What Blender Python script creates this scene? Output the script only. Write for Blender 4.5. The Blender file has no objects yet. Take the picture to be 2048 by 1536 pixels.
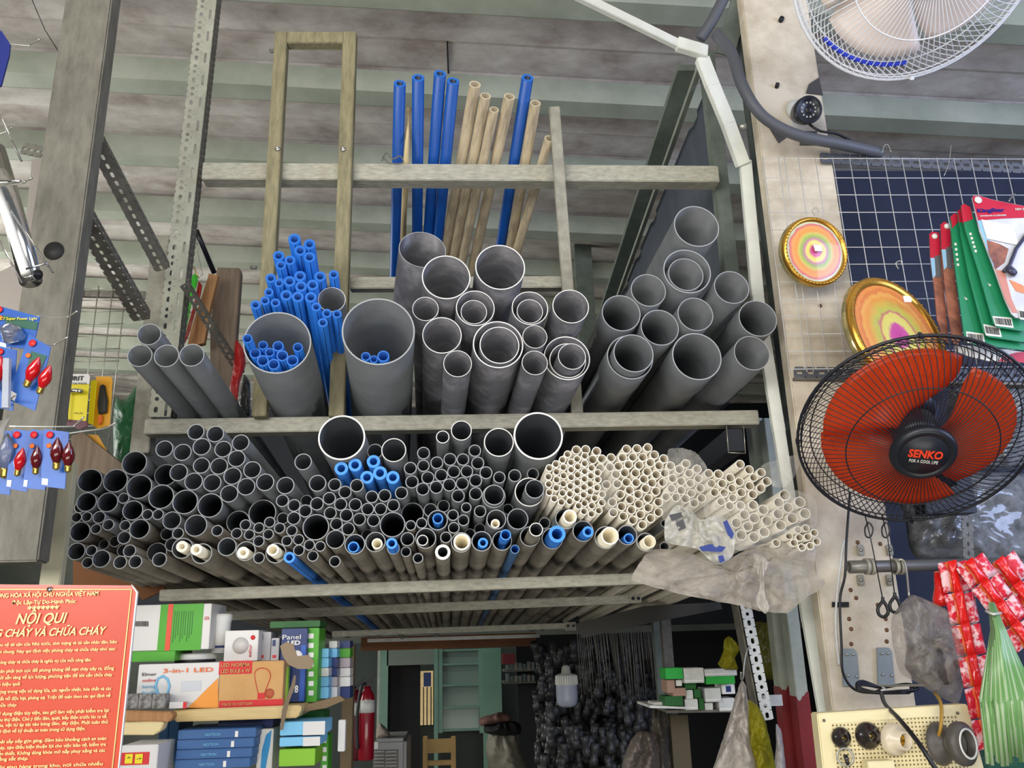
import bpy, bmesh, math, random
from mathutils import Vector, Matrix, noise
random.seed(7)
SC = bpy.context.scene
COL = SC.collection
# ---------------------------------------------------------------- camera
F = 1700.0
CAMZ = 1.7
def _n(v): return v.normalized()
Zc = _n(Vector((-159, 5620, -F)))
Xc = Vector((30000, 326, -F)); Xc = _n(Xc - Zc * Xc.dot(Zc))
Yc = Zc.cross(Xc)
R = Matrix((Xc, Yc, Zc))            # camera coords -> world
CAM = Vector((0, 0, CAMZ))
cd = bpy.data.cameras.new('camera'); cam = bpy.data.objects.new('camera', cd); COL.objects.link(cam)
cd.sensor_width = 36; cd.lens = F / 2048 * 36; cd.clip_start = 0.02; cd.clip_end = 60
cam.matrix_world = Matrix.Translation(CAM) @ R.to_4x4()
SC.camera = cam
# ---------------------------------------------------------------- world, light, exposure
SC.view_settings.view_transform = 'Standard'; SC.view_settings.look = 'None'
SC.view_settings.gamma = 1; SC.view_settings.exposure = 0.0
W = bpy.data.worlds.new('world'); SC.world = W; W.use_nodes = True
W.node_tree.nodes['Background'].inputs[0].default_value = (0.80, 0.88, 1.0, 1)
W.node_tree.nodes['Background'].inputs[1].default_value = 0.20
def area(name, loc, target, sx, sy, power, color):
    l = bpy.data.lights.new(name, 'AREA'); l.shape = 'RECTANGLE'; l.size = sx; l.size_y = sy
    l.energy = power; l.color = color
    o = bpy.data.objects.new(name, l); COL.objects.link(o); o.location = loc
    o.rotation_euler = (Vector(target) - Vector(loc)).to_track_quat('-Z', 'Y').to_euler()
    return o
area('shopfront_daylight', (0.1, -1.9, 3.0), (0.0, 2.6, 2.2), 4.5, 1.4, 86, (1.0, 0.98, 0.94))
area('street_bounce', (0.0, -0.6, 0.25), (0.2, 2.6, 2.6), 3.2, 1.2, 46, (1.0, 0.97, 0.90))
area('side_daylight', (3.3, 0.3, 2.6), (2.3, 2.6, 3.5), 1.8, 1.6, 74, (0.50, 0.62, 1.0))
area('upper_daylight', (-1.7, -1.0, 2.3), (-1.2, 3.4, 4.4), 2.6, 0.8, 72, (1.0, 0.98, 0.94))  # added fill aimed upward to brighten the ceiling
area('left_window_daylight', (-4.2, 4.6, 2.5), (0.2, 4.6, 3.9), 3.2, 1.6, 135, (0.98, 1.0, 0.96))  # added fill from the unseen left side, brightens the far ceiling
area('fluorescent_back', (0.3, 5.6, 3.3), (0.3, 5.6, 0), 1.4, 0.12, 9, (0.85, 0.95, 1.0))  # unseen strip light over the back of the shop
# ---------------------------------------------------------------- pixel helpers
def ray(u, v): return R @ Vector(((u - 1024) / F, -(v - 768) / F, -1.0))
def P(u, v, Y):
    d = ray(u, v); return CAM + d * (Y / d.y)
def PX(u, v, X):
    d = ray(u, v); return CAM + d * (X / d.x)
def ZC(p): return -(R.transposed() @ (p - CAM)).z
def MPP(p): return ZC(p) / F
# ---------------------------------------------------------------- materials
def lin(c):
    return tuple(((x / 255) / 12.92 if x / 255 <= 0.04045 else ((x / 255 + 0.055) / 1.055) ** 2.4) for x in c)
MATS = {}
def mat(name, c, rough=0.55, metal=0.0, c2=None, scale=18.0, lo=0.35, hi=0.65, bump=0.0, stretch=(1, 1, 1), trans=0.0, emit=0, coord='Object', alpha=1.0, ior=1.45, thr=None, coat=0):
    if name in MATS: return MATS[name]
    m = bpy.data.materials.new(name); m.use_nodes = True; nt = m.node_tree
    b = nt.nodes['Principled BSDF']; cc = lin(c)
    b.inputs['Base Color'].default_value = (*cc, 1); b.inputs['Roughness'].default_value = rough
    b.inputs['Metallic'].default_value = metal; b.inputs['IOR'].default_value = ior
    b.inputs['Transmission Weight'].default_value = trans; b.inputs['Coat Weight'].default_value = coat
    if alpha < 1: b.inputs['Alpha'].default_value = alpha
    if emit: b.inputs['Emission Color'].default_value = (*cc, 1); b.inputs['Emission Strength'].default_value = emit
    if c2 or bump:
        tc = nt.nodes.new('ShaderNodeTexCoord'); mp = nt.nodes.new('ShaderNodeMapping'); mp.inputs['Scale'].default_value = stretch
        nz = nt.nodes.new('ShaderNodeTexNoise'); nz.inputs['Scale'].default_value = scale; nz.inputs['Detail'].default_value = 6; nz.inputs['Roughness'].default_value = 0.65
        nt.links.new(tc.outputs[coord], mp.inputs[0]); nt.links.new(mp.outputs[0], nz.inputs[0])
        if c2:
            rp = nt.nodes.new('ShaderNodeValToRGB'); rp.color_ramp.elements[0].position = lo; rp.color_ramp.elements[1].position = hi
            rp.color_ramp.elements[0].color = (*cc, 1); rp.color_ramp.elements[1].color = (*lin(c2), 1)
            nt.links.new(nz.outputs[0], rp.inputs[0]); nt.links.new(rp.outputs[0], b.inputs['Base Color'])
        if bump:
            bp = nt.nodes.new('ShaderNodeBump'); bp.inputs['Strength'].default_value = bump; bp.inputs['Distance'].default_value = 0.01
            nt.links.new(nz.outputs[0], bp.inputs['Height']); nt.links.new(bp.outputs[0], b.inputs['Normal'])
    MATS[name] = m; return m
def film_mat(name, c, opac, tl=0.5, rough=0.25):
    m = bpy.data.materials.new(name); m.use_nodes = True; nt = m.node_tree; nt.nodes.clear()
    out = nt.nodes.new('ShaderNodeOutputMaterial'); tr = nt.nodes.new('ShaderNodeBsdfTransparent'); gl = nt.nodes.new('ShaderNodeBsdfPrincipled')
    tc = nt.nodes.new('ShaderNodeTexCoord'); nz = nt.nodes.new('ShaderNodeTexNoise'); nz.inputs['Scale'].default_value = 22; nz.inputs['Detail'].default_value = 5; nz.inputs['Distortion'].default_value = 1.5
    mr = nt.nodes.new('ShaderNodeMapRange'); mr.inputs[1].default_value = 0.35; mr.inputs[2].default_value = 0.7; mr.inputs[3].default_value = opac * 0.65; mr.inputs[4].default_value = min(1, opac * 1.6)
    mx = nt.nodes.new('ShaderNodeMixShader')
    gl.inputs['Base Color'].default_value = (*lin(c), 1); gl.inputs['Roughness'].default_value = rough
    td = nt.nodes.new('ShaderNodeBsdfTranslucent'); td.inputs[0].default_value = (*lin(c), 1); m2 = nt.nodes.new('ShaderNodeMixShader'); m2.inputs[0].default_value = tl
    nt.links.new(gl.outputs[0], m2.inputs[1]); nt.links.new(td.outputs[0], m2.inputs[2])
    bp = nt.nodes.new('ShaderNodeBump'); bp.inputs['Strength'].default_value = 0.6; bp.inputs['Distance'].default_value = 0.01
    nt.links.new(tc.outputs['Object'], nz.inputs[0]); nt.links.new(nz.outputs[0], mr.inputs[0]); nt.links.new(nz.outputs[0], bp.inputs['Height']); nt.links.new(bp.outputs[0], gl.inputs['Normal'])
    nt.links.new(mr.outputs[0], mx.inputs[0]); nt.links.new(tr.outputs[0], mx.inputs[1]); nt.links.new(m2.outputs[0], mx.inputs[2]); nt.links.new(mx.outputs[0], out.inputs[0])
    return m
M_steel = mat('galvanised steel', (132, 129, 116), 0.5, 0.15, (160, 157, 142), 30, bump=0.15)
M_post = mat('weathered steel', (92, 89, 79), 0.6, 0.1, (128, 124, 111), 16, 0.28, 0.72, bump=0.12, stretch=(3, 3, 1))
M_wood = mat('pale painted wood', (116, 109, 82), 0.7, 0, (146, 138, 106), 22, bump=0.2, stretch=(4, 4, .7))
M_beam = mat('dusty beam steel', (148, 145, 130), 0.5, 0.05, (180, 177, 160), 40, bump=0.2, stretch=(1, 3, 3))
M_green = mat('grey green paint', (92, 101, 92), 0.5, 0, (112, 120, 110), 20)
M_pale = mat('pale green paint', (150, 156, 142), 0.5, 0, (172, 176, 162), 14)
M_white = mat('white plastic', (226, 226, 220), 0.4)
M_whited = mat('used white plastic', (196, 197, 190), 0.45, 0, (216, 216, 208), 25)
M_black = mat('black plastic', (22, 22, 24), 0.4)
M_dark = mat('dark slotted steel', (92, 89, 80), 0.5, 0.15, (118, 114, 104), 30)
M_chrome = mat('chrome', (205, 205, 200), 0.16, 1.0)
M_dull = mat('dull wire steel', (180, 178, 166), 0.35, 0.7)
M_grey = mat('grey pvc', (84, 87, 89), 0.38, 0, (100, 102, 103), 9, bump=0.03)
M_greyl = mat('light grey pvc', (86, 89, 91), 0.42, 0, (100, 102, 104), 9, bump=0.03)
M_greyd = mat('dusty grey pvc', (80, 80, 84), 0.33, 0, (136, 133, 136), 12, 0.45, 0.8, bump=0.05)
M_brown = mat('warm grey pvc', (94, 89, 80), 0.30, 0, (120, 113, 101), 14, bump=0.04)
M_rim = mat('cut pvc edge', (158, 160, 160), 0.6)
M_rimw = mat('pale cut pvc edge', (226, 224, 216), 0.6)
M_blue = mat('blue ppr', (26, 98, 186), 0.4, 0, (34, 110, 200), 8)
M_bluer = mat('blue ppr cut end', (70, 150, 232), 0.55)
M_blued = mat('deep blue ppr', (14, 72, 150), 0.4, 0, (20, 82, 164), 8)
M_line = mat('dark print line', (10, 30, 70), 0.5)
M_cream = mat('cream pvc', (226, 216, 188), 0.45, 0, (236, 228, 206), 9)
M_creamr = mat('cream cut end', (246, 242, 224), 0.5)
M_aged = mat('aged cream pvc', (178, 162, 132), 0.65, 0, (104, 92, 74), 16, 0.42, 0.72, bump=0.15, stretch=(3, 3, .5))
M_agedr = mat('aged cut end', (196, 184, 156), 0.6)
M_wht = mat('white conduit', (206, 198, 180), 0.5, 0, (222, 215, 198), 9)
M_whtshade = mat('white conduit inside', (168, 156, 134), 0.6)  # darker copy of the conduit colour, shade inside the tubes painted in
M_whtr = mat('white conduit edge', (248, 245, 232), 0.5)
# ---------------------------------------------------------------- mesh builder
ORG = {}
class MB:
    def __init__(s): s.v = []; s.f = []; s.m = []; s.sm = []
    def add(s, vs, fs, mi=0, smooth=False):
        o = len(s.v); s.v += [Vector(x) for x in vs]
        for f in fs: s.f.append([i + o for i in f]); s.m.append(mi); s.sm.append(smooth)
        return s
    def box(s, c, d, mi=0, rot=None):
        c = Vector(c); h = Vector(d) / 2
        vs = [Vector((x * h.x, y * h.y, z * h.z)) for x in (-1, 1) for y in (-1, 1) for z in (-1, 1)]
        if rot is not None: vs = [rot @ q for q in vs]
        return s.add([c + q for q in vs], [(0, 1, 3, 2), (4, 6, 7, 5), (0, 4, 5, 1), (2, 3, 7, 6), (0, 2, 6, 4), (1, 5, 7, 3)], mi)
    def bar(s, a, b, w, h, up=(0, 0, 1), mi=0):       # box from a to b; w across, h along 'up'
        a, b = Vector(a), Vector(b); d = (b - a); L = d.length; d.normalize()
        x = d.cross(Vector(up)).normalized(); u = x.cross(d)
        return s.box((a + b) / 2, (w, L, h), mi, Matrix((x, d, u)).transposed())
    def tube(s, pts, r, n=8, mi=0, cap=True, closed=False):
        pts = [Vector(p) for p in pts]; N = len(pts); rs = r if isinstance(r, (list, tuple)) else [r] * N
        vs = []; px = None
        for i, p in enumerate(pts):
            if closed: t = pts[(i + 1) % N] - pts[i - 1]
            else: t = pts[min(i + 1, N - 1)] - pts[max(i - 1, 0)]
            t.normalize()
            if px is None: px = t.orthogonal().normalized()
            px = (px - t * px.dot(t)).normalized(); py = t.cross(px)
            vs += [p + (px * math.cos(2 * math.pi * k / n) + py * math.sin(2 * math.pi * k / n)) * rs[i] for k in range(n)]
        fs = []
        for i in range(N if closed else N - 1):
            j = (i + 1) % N
            fs += [(i * n + k, i * n + (k + 1) % n, j * n + (k + 1) % n, j * n + k) for k in range(n)]
        if cap and not closed: fs += [tuple(range(n))[::-1], tuple((N - 1) * n + k for k in range(n))]
        return s.add(vs, fs, mi, True)
    def lathe(s, prof, o, axis, n=24, mi=0, mis=None, smooth=True):   # prof: (radius, height along axis)
        o = Vector(o); a = Vector(axis).normalized(); x = a.orthogonal().normalized(); y = a.cross(x)
        vs = [o + a * h + (x * math.cos(2 * math.pi * k / n) + y * math.sin(2 * math.pi * k / n)) * r for r, h in prof for k in range(n)]
        for i in range(len(prof) - 1):
            pass
        base = len(s.v); s.v += vs
        for i in range(len(prof) - 1):
            for k in range(n):
                s.f.append([base + i * n + k, base + i * n + (k + 1) % n, base + (i + 1) * n + (k + 1) % n, base + (i + 1) * n + k]); s.m.append(mis[i] if mis else mi); s.sm.append(smooth)
        return s
    def prism(s, pts, d, mi=0):          # polygon pts extruded by vector d
        pts = [Vector(p) for p in pts]; n = len(pts); d = Vector(d)
        return s.add(pts + [p + d for p in pts], [tuple(range(n)), tuple(range(n, 2 * n))[::-1]] + [(i, i + n, (i + 1) % n + n, (i + 1) % n) for i in range(n)], mi)
    def build(s, name, mats, parent=None, bevel=0, origin=None):
        if not isinstance(mats, (list, tuple)): mats = [mats]
        if parent is not None: org = ORG[parent.name]
        elif origin is not None: org = Vector(origin)
        else:
            n = len(s.v); org = Vector((sum(v.x for v in s.v) / n, sum(v.y for v in s.v) / n, min(v.z for v in s.v)))
        me = bpy.data.meshes.new(name); me.from_pydata([tuple(v - org) for v in s.v], [], s.f)
        for m in mats: me.materials.append(m)
        me.polygons.foreach_set('material_index', s.m); me.polygons.foreach_set('use_smooth', s.sm); me.update()
        bm = bmesh.new(); bm.from_mesh(me); bmesh.ops.recalc_face_normals(bm, faces=bm.faces)
        if bevel: bmesh.ops.bevel(bm, geom=[e for e in bm.edges if len(e.link_faces) == 2 and e.calc_face_angle(0) > 0.6], offset=bevel, segments=2, affect='EDGES', clamp_overlap=True)
        bm.to_mesh(me); bm.free()
        o = bpy.data.objects.new(name, me); COL.objects.link(o)
        if parent is not None: o.parent = parent
        else: o.location = org
        ORG[o.name] = org
        return o
def tag(o, label=None, cat=None, group=None, kind=None):
    if label: o['label'] = label
    if cat: o['category'] = cat
    if group: o['group'] = group
    if kind: o['kind'] = kind
    return o
def thing(name, label, cat, loc, group=None):
    o = bpy.data.objects.new(name, None); COL.objects.link(o); o.location = loc; o.empty_display_size = 0.05
    ORG[o.name] = Vector(loc); return tag(o, label, cat, group)
def struct(o, label=None): return tag(o, label, None, None, 'structure')
def text(s, u0, v, hpx, Y, m, parent, u1=None, name='lettering', shear=0.0, bold=0.0, off=0.0015, font_h=None):
    """text whose baseline starts at pixel (u0, v) on the plane y=Y facing the camera side"""
    c = bpy.data.curves.new(name, 'FONT'); c.body = s; c.size = 1; c.shear = shear; c.offset = bold; c.resolution_u = 3; c.extrude = 0.002
    t = bpy.data.objects.new(name, c); COL.objects.link(t); dg = bpy.context.evaluated_depsgraph_get()
    me = bpy.data.meshes.new_from_object(t.evaluated_get(dg)); bpy.data.objects.remove(t)
    p = P(u0, v, Y - off); k = MPP(p); xs = [q.co.x for q in me.vertices] or [0, 1]
    w = max(xs) - min(xs); sy = hpx * k / 0.70; sx = ((u1 - u0) * k / w) if u1 else sy
    org = ORG[parent.name]; x0 = min(xs)
    for q in me.vertices:
        a = Vector(((q.co.x - x0) * sx, -q.co.z * 0.15, q.co.y * sy)); q.co = p + a - org
    me.materials.clear(); me.materials.append(m)
    o = bpy.data.objects.new(name, me); COL.objects.link(o); o.parent = parent; ORG[o.name] = org
    return o
def rect(u0, v0, u1, v1, Y):      # world-aligned rectangle through pixel box: x0,x1,z0,z1
    vm = (v0 + v1) / 2; um = (u0 + u1) / 2
    return P(u0, vm, Y).x, P(u1, vm, Y).x, P(um, v1, Y).z, P(um, v0, Y).z
def pbox(mb, u0, v0, u1, v1, Y, d, mi=0):
    x0, x1, z0, z1 = rect(u0, v0, u1, v1, Y)
    return mb.box(((x0 + x1) / 2, Y + d / 2, (z0 + z1) / 2), (x1 - x0, d, z1 - z0), mi)
def decal(u0, v0, u1, v1, Y, m, parent, name, d=0.0012):
    mb = MB(); pbox(mb, u0, v0, u1, v1, Y - d, d); return mb.build(name, m, parent)
def vbar(mb, u, v, Y, wpx, v0, v1, d=None, mi=0):     # vertical bar through pixel (u,v), from pixel row v0 (top) to v1
    p = P(u, v, Y); w = wpx * MPP(p); d = d or w
    z0 = P(u, v1, Y).z; z1 = P(u, v0, Y).z
    return mb.box((p.x, Y + d / 2, (z0 + z1) / 2), (w, d, z1 - z0), mi)
def hbar(mb, a, b, hpx, d, Y, mi=0):                   # bar between pixel points a and b (front face centre line)
    pa, pb = P(*a, Y), P(*b, Y); h = hpx * MPP((pa + pb) / 2)
    pa.y += d / 2; pb.y += d / 2
    return mb.bar(pa, pb, d, h, mi=mi)
def ptube(mb, pts, rpx, n=8, mi=0, **k):               # pts: (u,v,Y)
    w = [P(*p) for p in pts]; return mb.tube(w, rpx * MPP(w[len(w) // 2]), n, mi, **k)
def smooth_pts(pts, n=6):
    pts = [Vector(p) for p in pts]; out = []
    for i in range(len(pts) - 1):
        p0 = pts[max(i - 1, 0)]; p1 = pts[i]; p2 = pts[i + 1]; p3 = pts[min(i + 2, len(pts) - 1)]
        for k in range(n):
            t = k / n; out.append(0.5 * ((2 * p1) + (p2 - p0) * t + (2 * p0 - 5 * p1 + 4 * p2 - p3) * t * t + (3 * p1 - p0 - 3 * p2 + p3) * t ** 3))
    out.append(pts[-1]); return out
def outline(pts, n=90, jit=0.0):
    pts = [Vector((*p, 0)) for p in pts]; N = len(pts); seg = max(3, n // N); out = []
    for i in range(N):
        p0, p1, p2, p3 = pts[i - 1], pts[i], pts[(i + 1) % N], pts[(i + 2) % N]
        for k in range(seg):
            t = k / seg; cr = 0.5 * ((2 * p1) + (p2 - p0) * t + (2 * p0 - 5 * p1 + 4 * p2 - p3) * t * t + (3 * p1 - p0 - 3 * p2 + p3) * t ** 3)
            out.append((p1.lerp(p2, t) * 0.5 + cr * 0.5) + Vector((random.uniform(-jit, jit), random.uniform(-jit, jit), 0)))
    return out
def bag(name, pts, Y, depth, m, parent=None, top=None, folds=9, amp=0.25, rings=12, closed=True, label=None, cat=None, jit=0.6, group=None):
    """crumpled film bag / sheet: star-shaped pixel outline, inflated by depth, pleats radiating from 'top'"""
    ol = outline(pts, 84, jit); N = len(ol); cx = sum(p.x for p in ol) / N; cy = sum(p.y for p in ol) / N
    tx, ty = top or (cx, min(p.y for p in ol)); sd = random.uniform(0, 50); mb = MB()
    def off(x, y, s, side):
        a = math.atan2(x - tx, y - ty + 4); q = Vector((x * 0.02 + sd, y * 0.02, side * 3.1))
        f = math.sin(a * folds * 1.7 + 2.5 * noise.noise(q)) * 0.5 + noise.fractal(q * 2.2, 0.8, 2, 3) * 0.9
        b = math.sqrt(max(0, 1 - s * s)) if closed else (1 - s * s) * 0.5
        return (b + amp * f * (0.35 + 0.65 * b if closed else 1)) * depth
    for side in ((-1, 1) if closed else (-1,)):
        vs = []; fs = []
        for r in range(rings + 1):
            s = r / rings
            for p in ol:
                x = cx + (p.x - cx) * s; y = cy + (p.y - cy) * s
                vs.append(P(x, y, Y + side * off(x, y, s, side) * (1 if r < rings or not closed else 0.0)))
        for r in range(rings):
            fs += [(r * N + k, r * N + (k + 1) % N, (r + 1) * N + (k + 1) % N, (r + 1) * N + k) for k in range(N)]
        mb.add(vs, fs, 0, True)
    o = mb.build(name, m, parent)
    if label: tag(o, label, cat, group)
    return o
def perforated(a, b, w, cells, m, parent, name, nrm, t=0.0022, mats=None):
    """flat steel strip from a to b (centre line), width w, facing nrm; cells: list of rows (pitch, [(offset, hole half width, hole half length)])"""
    a, b = Vector(a), Vector(b); d = (b - a); L = d.length; d.normalize(); nrm = Vector(nrm); nrm = (nrm - d * nrm.dot(d)).normalized(); x = d.cross(nrm)
    mb = MB(); pos = 0; i = 0; n = 16
    while pos < L - 1e-4:
        pitch, holes = cells[i % len(cells)]; i += 1; e = min(pos + pitch, L)
        edges = [-w / 2]; 
        for q in range(len(holes) - 1): edges.append((holes[q][0] + holes[q + 1][0]) / 2)
        edges.append(w / 2)
        for q, (ho, hw, hl) in enumerate(holes):
            x0, x1 = edges[q], edges[q + 1]; cx = ho; cy = (pos + e) / 2; hl2 = min(hl, (e - pos) / 2 - 0.0005)
            if hl2 <= 0.001 or hw <= 0:
                mb.add([a + x * xx + d * yy for xx, yy in ((x0, pos), (x1, pos), (x1, e), (x0, e))], [(0, 1, 2, 3)]); continue
            inn = []; out = []
            for k in range(n):
                th = 2 * math.pi * (k + .5) / n; c_, s_ = math.cos(th), math.sin(th)
                rr = min(hw, hl2); ex = math.copysign(max(hw - rr, 0), c_); ey = math.copysign(max(hl2 - rr, 0), s_)
                inn.append((cx + ex + rr * c_, cy + ey + rr * s_))
                hx = (x1 - cx) if c_ > 0 else (cx - x0); hy = (e - cy) if s_ > 0 else (cy - pos)
                k2 = min(hx / abs(c_), hy / abs(s_)); out.append((cx + c_ * k2, cy + s_ * k2))
            V = [a + x * xx + d * yy for xx, yy in inn + out]
            mb.add(V, [(k, (k + 1) % n, n + (k + 1) % n, n + k) for k in range(n)])
            cs = [(x1, e), (x0, e), (x0, pos), (x1, pos)]
            for ci, kk in enumerate((n // 4 - 1, n // 2 - 1, 3 * n // 4 - 1, n - 1)):
                mb.add([a + x * out[kk][0] + d * out[kk][1], a + x * cs[ci][0] + d * cs[ci][1], a + x * out[(kk + 1) % n][0] + d * out[(kk + 1) % n][1]], [(0, 1, 2)])
        pos = e
    o = mb.build(name, m, parent); md = o.modifiers.new('thickness', 'SOLIDIFY'); md.thickness = t; md.offset = 0
    return o
ORD = ['first', 'second', 'third', 'fourth', 'fifth', 'sixth', 'seventh', 'eighth', 'ninth', 'tenth', 'eleventh', 'twelfth', 'thirteenth', 'fourteenth', 'fifteenth', 'sixteenth', 'seventeenth', 'eighteenth', 'nineteenth', 'twentieth']
# ================================================================ room shell
def ceil_z(x, y=0): return 3.9 - 0.052 * x
M_ceil = mat('aged roof sheet', (150, 136, 128), 0.7, 0, (208, 201, 193), 3.2, 0.30, 0.62, bump=0.12, stretch=(1.2, 1.8, 1))
M_purl = mat('pale green purlin', (146, 152, 136), 0.55, 0, (168, 172, 156), 4)
M_dknavy = mat('dim navy panel', (30, 34, 42), 0.7, 0, (38, 42, 50), 3)
M_bluewall = mat('blue grey sheet', (62, 68, 78), 0.6, 0, (74, 80, 90), 3)
M_concf = mat('concrete floor', (96, 92, 86), 0.8, 0, (118, 114, 106), 4, bump=0.1)
mb = MB(); mb.box((0, 3.5, -0.05), (12, 14, 0.1)); struct(mb.build('floor', M_concf))
mb = MB(); prof = []                       # corrugated roof sheet, ribs along x
y = 0.74
while y < 8.4:
    prof += [(y, 0), (y + .30, 0), (y + .33, .014), (y + .50, .014), (y + .53, 0)]; y += 0.565
vs = []
for (yy, dz) in prof:
    vs += [(-5, yy, ceil_z(-5) + dz), (5, yy, ceil_z(5) + dz)]
mb.add(vs, [(2 * i, 2 * i + 2, 2 * i + 3, 2 * i + 1) for i in range(len(prof) - 1)])
o = mb.build('ceiling', M_ceil); struct(o); md = o.modifiers.new('t', 'SOLIDIFY'); md.thickness = 0.006; md.offset = 1
for k in range(10):
    yy = 1.80 + 0.565 * k; mb = MB()
    for a, b_, z0, z1 in ((0, .003, 0, -.098), (0, .10, -.098, -.101), (.097, .10, -.101, -.075)):
        mb.add([(x, yy + q, ceil_z(x) + z - 0.002) for x in (-5, 5) for q, z in ((a, z0), (b_, z0), (b_, z1), (a, z1))],
               [(0, 1, 2, 3), (4, 7, 6, 5), (0, 4, 5, 1), (1, 5, 6, 2), (2, 6, 7, 3), (3, 7, 4, 0)])
    struct(mb.build('trim_%d' % (k + 1), M_purl))
mb = MB(); pa = P(896, -30, 2.9); pb = P(890, 128, 2.9); mb.box((P(893, 60, 2.6).x, 2.55, ceil_z(-.25) - 0.004), (0.006, 0.78, 0.006)); struct(mb.build('trim_11', M_black))
for nm_, x_ in (('wall_left', -5.05), ('wall_outer', 5.05)):
    mb = MB(); mb.box((x_, 4.4, 2.1), (0.1, 8.0, 4.2)); struct(mb.build(nm_, mat('side wall', (104, 108, 100), 0.7, 0, (120, 122, 114), 3)))
mb = MB(); mb.box((0, 8.35, 2.0), (12, 0.1, 4.2)); struct(mb.build('wall_back', mat('back wall', (96, 102, 94), 0.7, 0, (112, 116, 106), 3)))
# added dark sheet standing in for shade behind the lower pipes and the dark side sheet
mb = MB(); z0 = P(900, 1262, 4.75).z; z1 = P(900, 812, 4.75).z; mb.box((0.25, 4.8, (z0 + z1) / 2), (4.1, 0.06, z1 - z0)); struct(mb.build('wall_partition', M_dknavy))
pr = P(1412, 122, 2.02); xw = pr.x + 0.03
mb = MB(); vs = []; q = 2.12; pz = pr.z
prof = []
while q < 7.6: prof += [(q, 0), (q + .12, 0), (q + .14, .008), (q + .20, .008), (q + .22, 0)]; q += .3
vs = []
for (yy, dx) in prof: vs += [(xw + dx, yy, 2.32), (xw + dx, yy, pz - .03 * (yy - 2.02) - .005)]
mb.add(vs, [(2 * i, 2 * i + 2, 2 * i + 3, 2 * i + 1) for i in range(len(prof) - 1)]); o = mb.build('wall_right', M_bluewall); struct(o); md = o.modifiers.new('t', 'SOLIDIFY'); md.thickness = 0.004
zr = P(1800, 318, 2.9).z
mb = MB(); mb.box((3.0, 3.02, zr / 2), (3.4, 0.06, zr)); struct(mb.build('wall_display', mat('navy display back', (30, 36, 56), 0.7, 0, (40, 46, 66), 3)))

# ================================================================ steel rack
rack = thing('pipe_rack', 'welded steel pipe rack with three tiers of beams along the shop front', 'rack', (0, 2.0, 0))
YB = 2.0
def beam(a, b, h, d, Y, m=M_beam, name='beam', bevel=0.002):
    mb = MB(); hbar(mb, a, b, h, d, Y); return mb.build(name, m, rack, bevel)
beam((404, 341), (1438, 347), 37, 0.045, YB)
beam((288, 853), (1518, 834), 30, 0.045, YB)
beam((318, 1191), (1312, 1156), 22, 0.045, YB)
beam((443, 1232), (1283, 1197), 17, 0.035, 2.48)
beam((664, 1268), (1146, 1251), 11, 0.035, 3.35)
beam((700, 565), (1142, 563), 25, 0.03, 2.03)
def rpost(u, v, Y, w, v0, v1, m, name='post', d=None):
    mb = MB(); vbar(mb, u, v, Y, w, v0, v1, d); return mb.build(name, m, rack, 0.002)
mb = MB(); a_, b_ = P(1108, 216, 1.95), P(1154, 828, 2.025); mb.bar(a_, b_, 21.5 * MPP(a_), .02, up=(0, 1, 0)); mb.build('post', M_steel, rack, .002)
rpost(309, 600, 2.05, 36, 470, 905, M_steel, d=.04)
rpost(1447, 385, 2.05, 28, 100, 566, M_green, d=.04)
rpost(1166, 500, 4.4, 34, 430, 880, M_green, d=.05)
rpost(1560, 1250, 2.50, 28, 835, 1536, M_pale, d=.05)
rpost(1588, 1250, 2.44, 25, 835, 1536, M_pale, d=.05)
# red paint dipped over the lower part of the two posts
M_redp = mat('dark red paint', (112, 22, 26), 0.45, 0, (132, 34, 36), 8)
for (u, Y, w, v0, nm) in ((1560, 2.50, 29.5, 1372, 'paint_coat'), (1588, 2.44, 26.5, 1392, 'paint_coat')):
    mb = MB(); p = P(u, 1250, Y); w_ = w * MPP(p); z1 = P(u + 15, v0, Y).z; pts = []
    for k in range(9): pts.append((p.x - w_ / 2 + w_ * k / 8, Y - .0015, z1 + random.uniform(-.004, .004) - .01 * math.sin(k * .7)))
    pts += [(p.x + w_ / 2, Y - .0015, 0.9), (p.x - w_ / 2, Y - .0015, 0.9)]
    mb.prism(pts, (0, 0.053, 0)); mb.build(nm, M_redp, rack)['label'] = 'dark red painted lower part'
# rails running into the depth at the right
VPu, VPv = 850, 1372
def toward(p, vp, L): return p + ray(*vp).normalized() * L
for (u, v, w, L, m) in ((1405, 118, .014, 3.2, M_pale), (1372, 135, .05, 3.2, M_green)):
    a = P(u, v, 2.02); mb = MB(); mb.bar(a, a + Vector((0.02, 1, -.03)).normalized() * L, w, .02); mb.build('side_rail', m, rack)
# bolted brackets at the ends of two lower beams
for (u, v, Y) in ((1271, 1197, 2.477), (1141, 1252, 3.347)):
    mb = MB(); pbox(mb, u - 11, v - 8, u + 11, v + 9, Y, .003); br = mb.build('end_bracket', M_steel, rack, .001)
    for du in (-5, 6): p = P(u + du, v, Y - .002); mb = MB(); mb.lathe([(0, 0), (.0045, 0), (.0045, .003), (0, .003)], p, (0, -1, 0), 10); mb.build('bolt', M_black, br)

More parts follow.
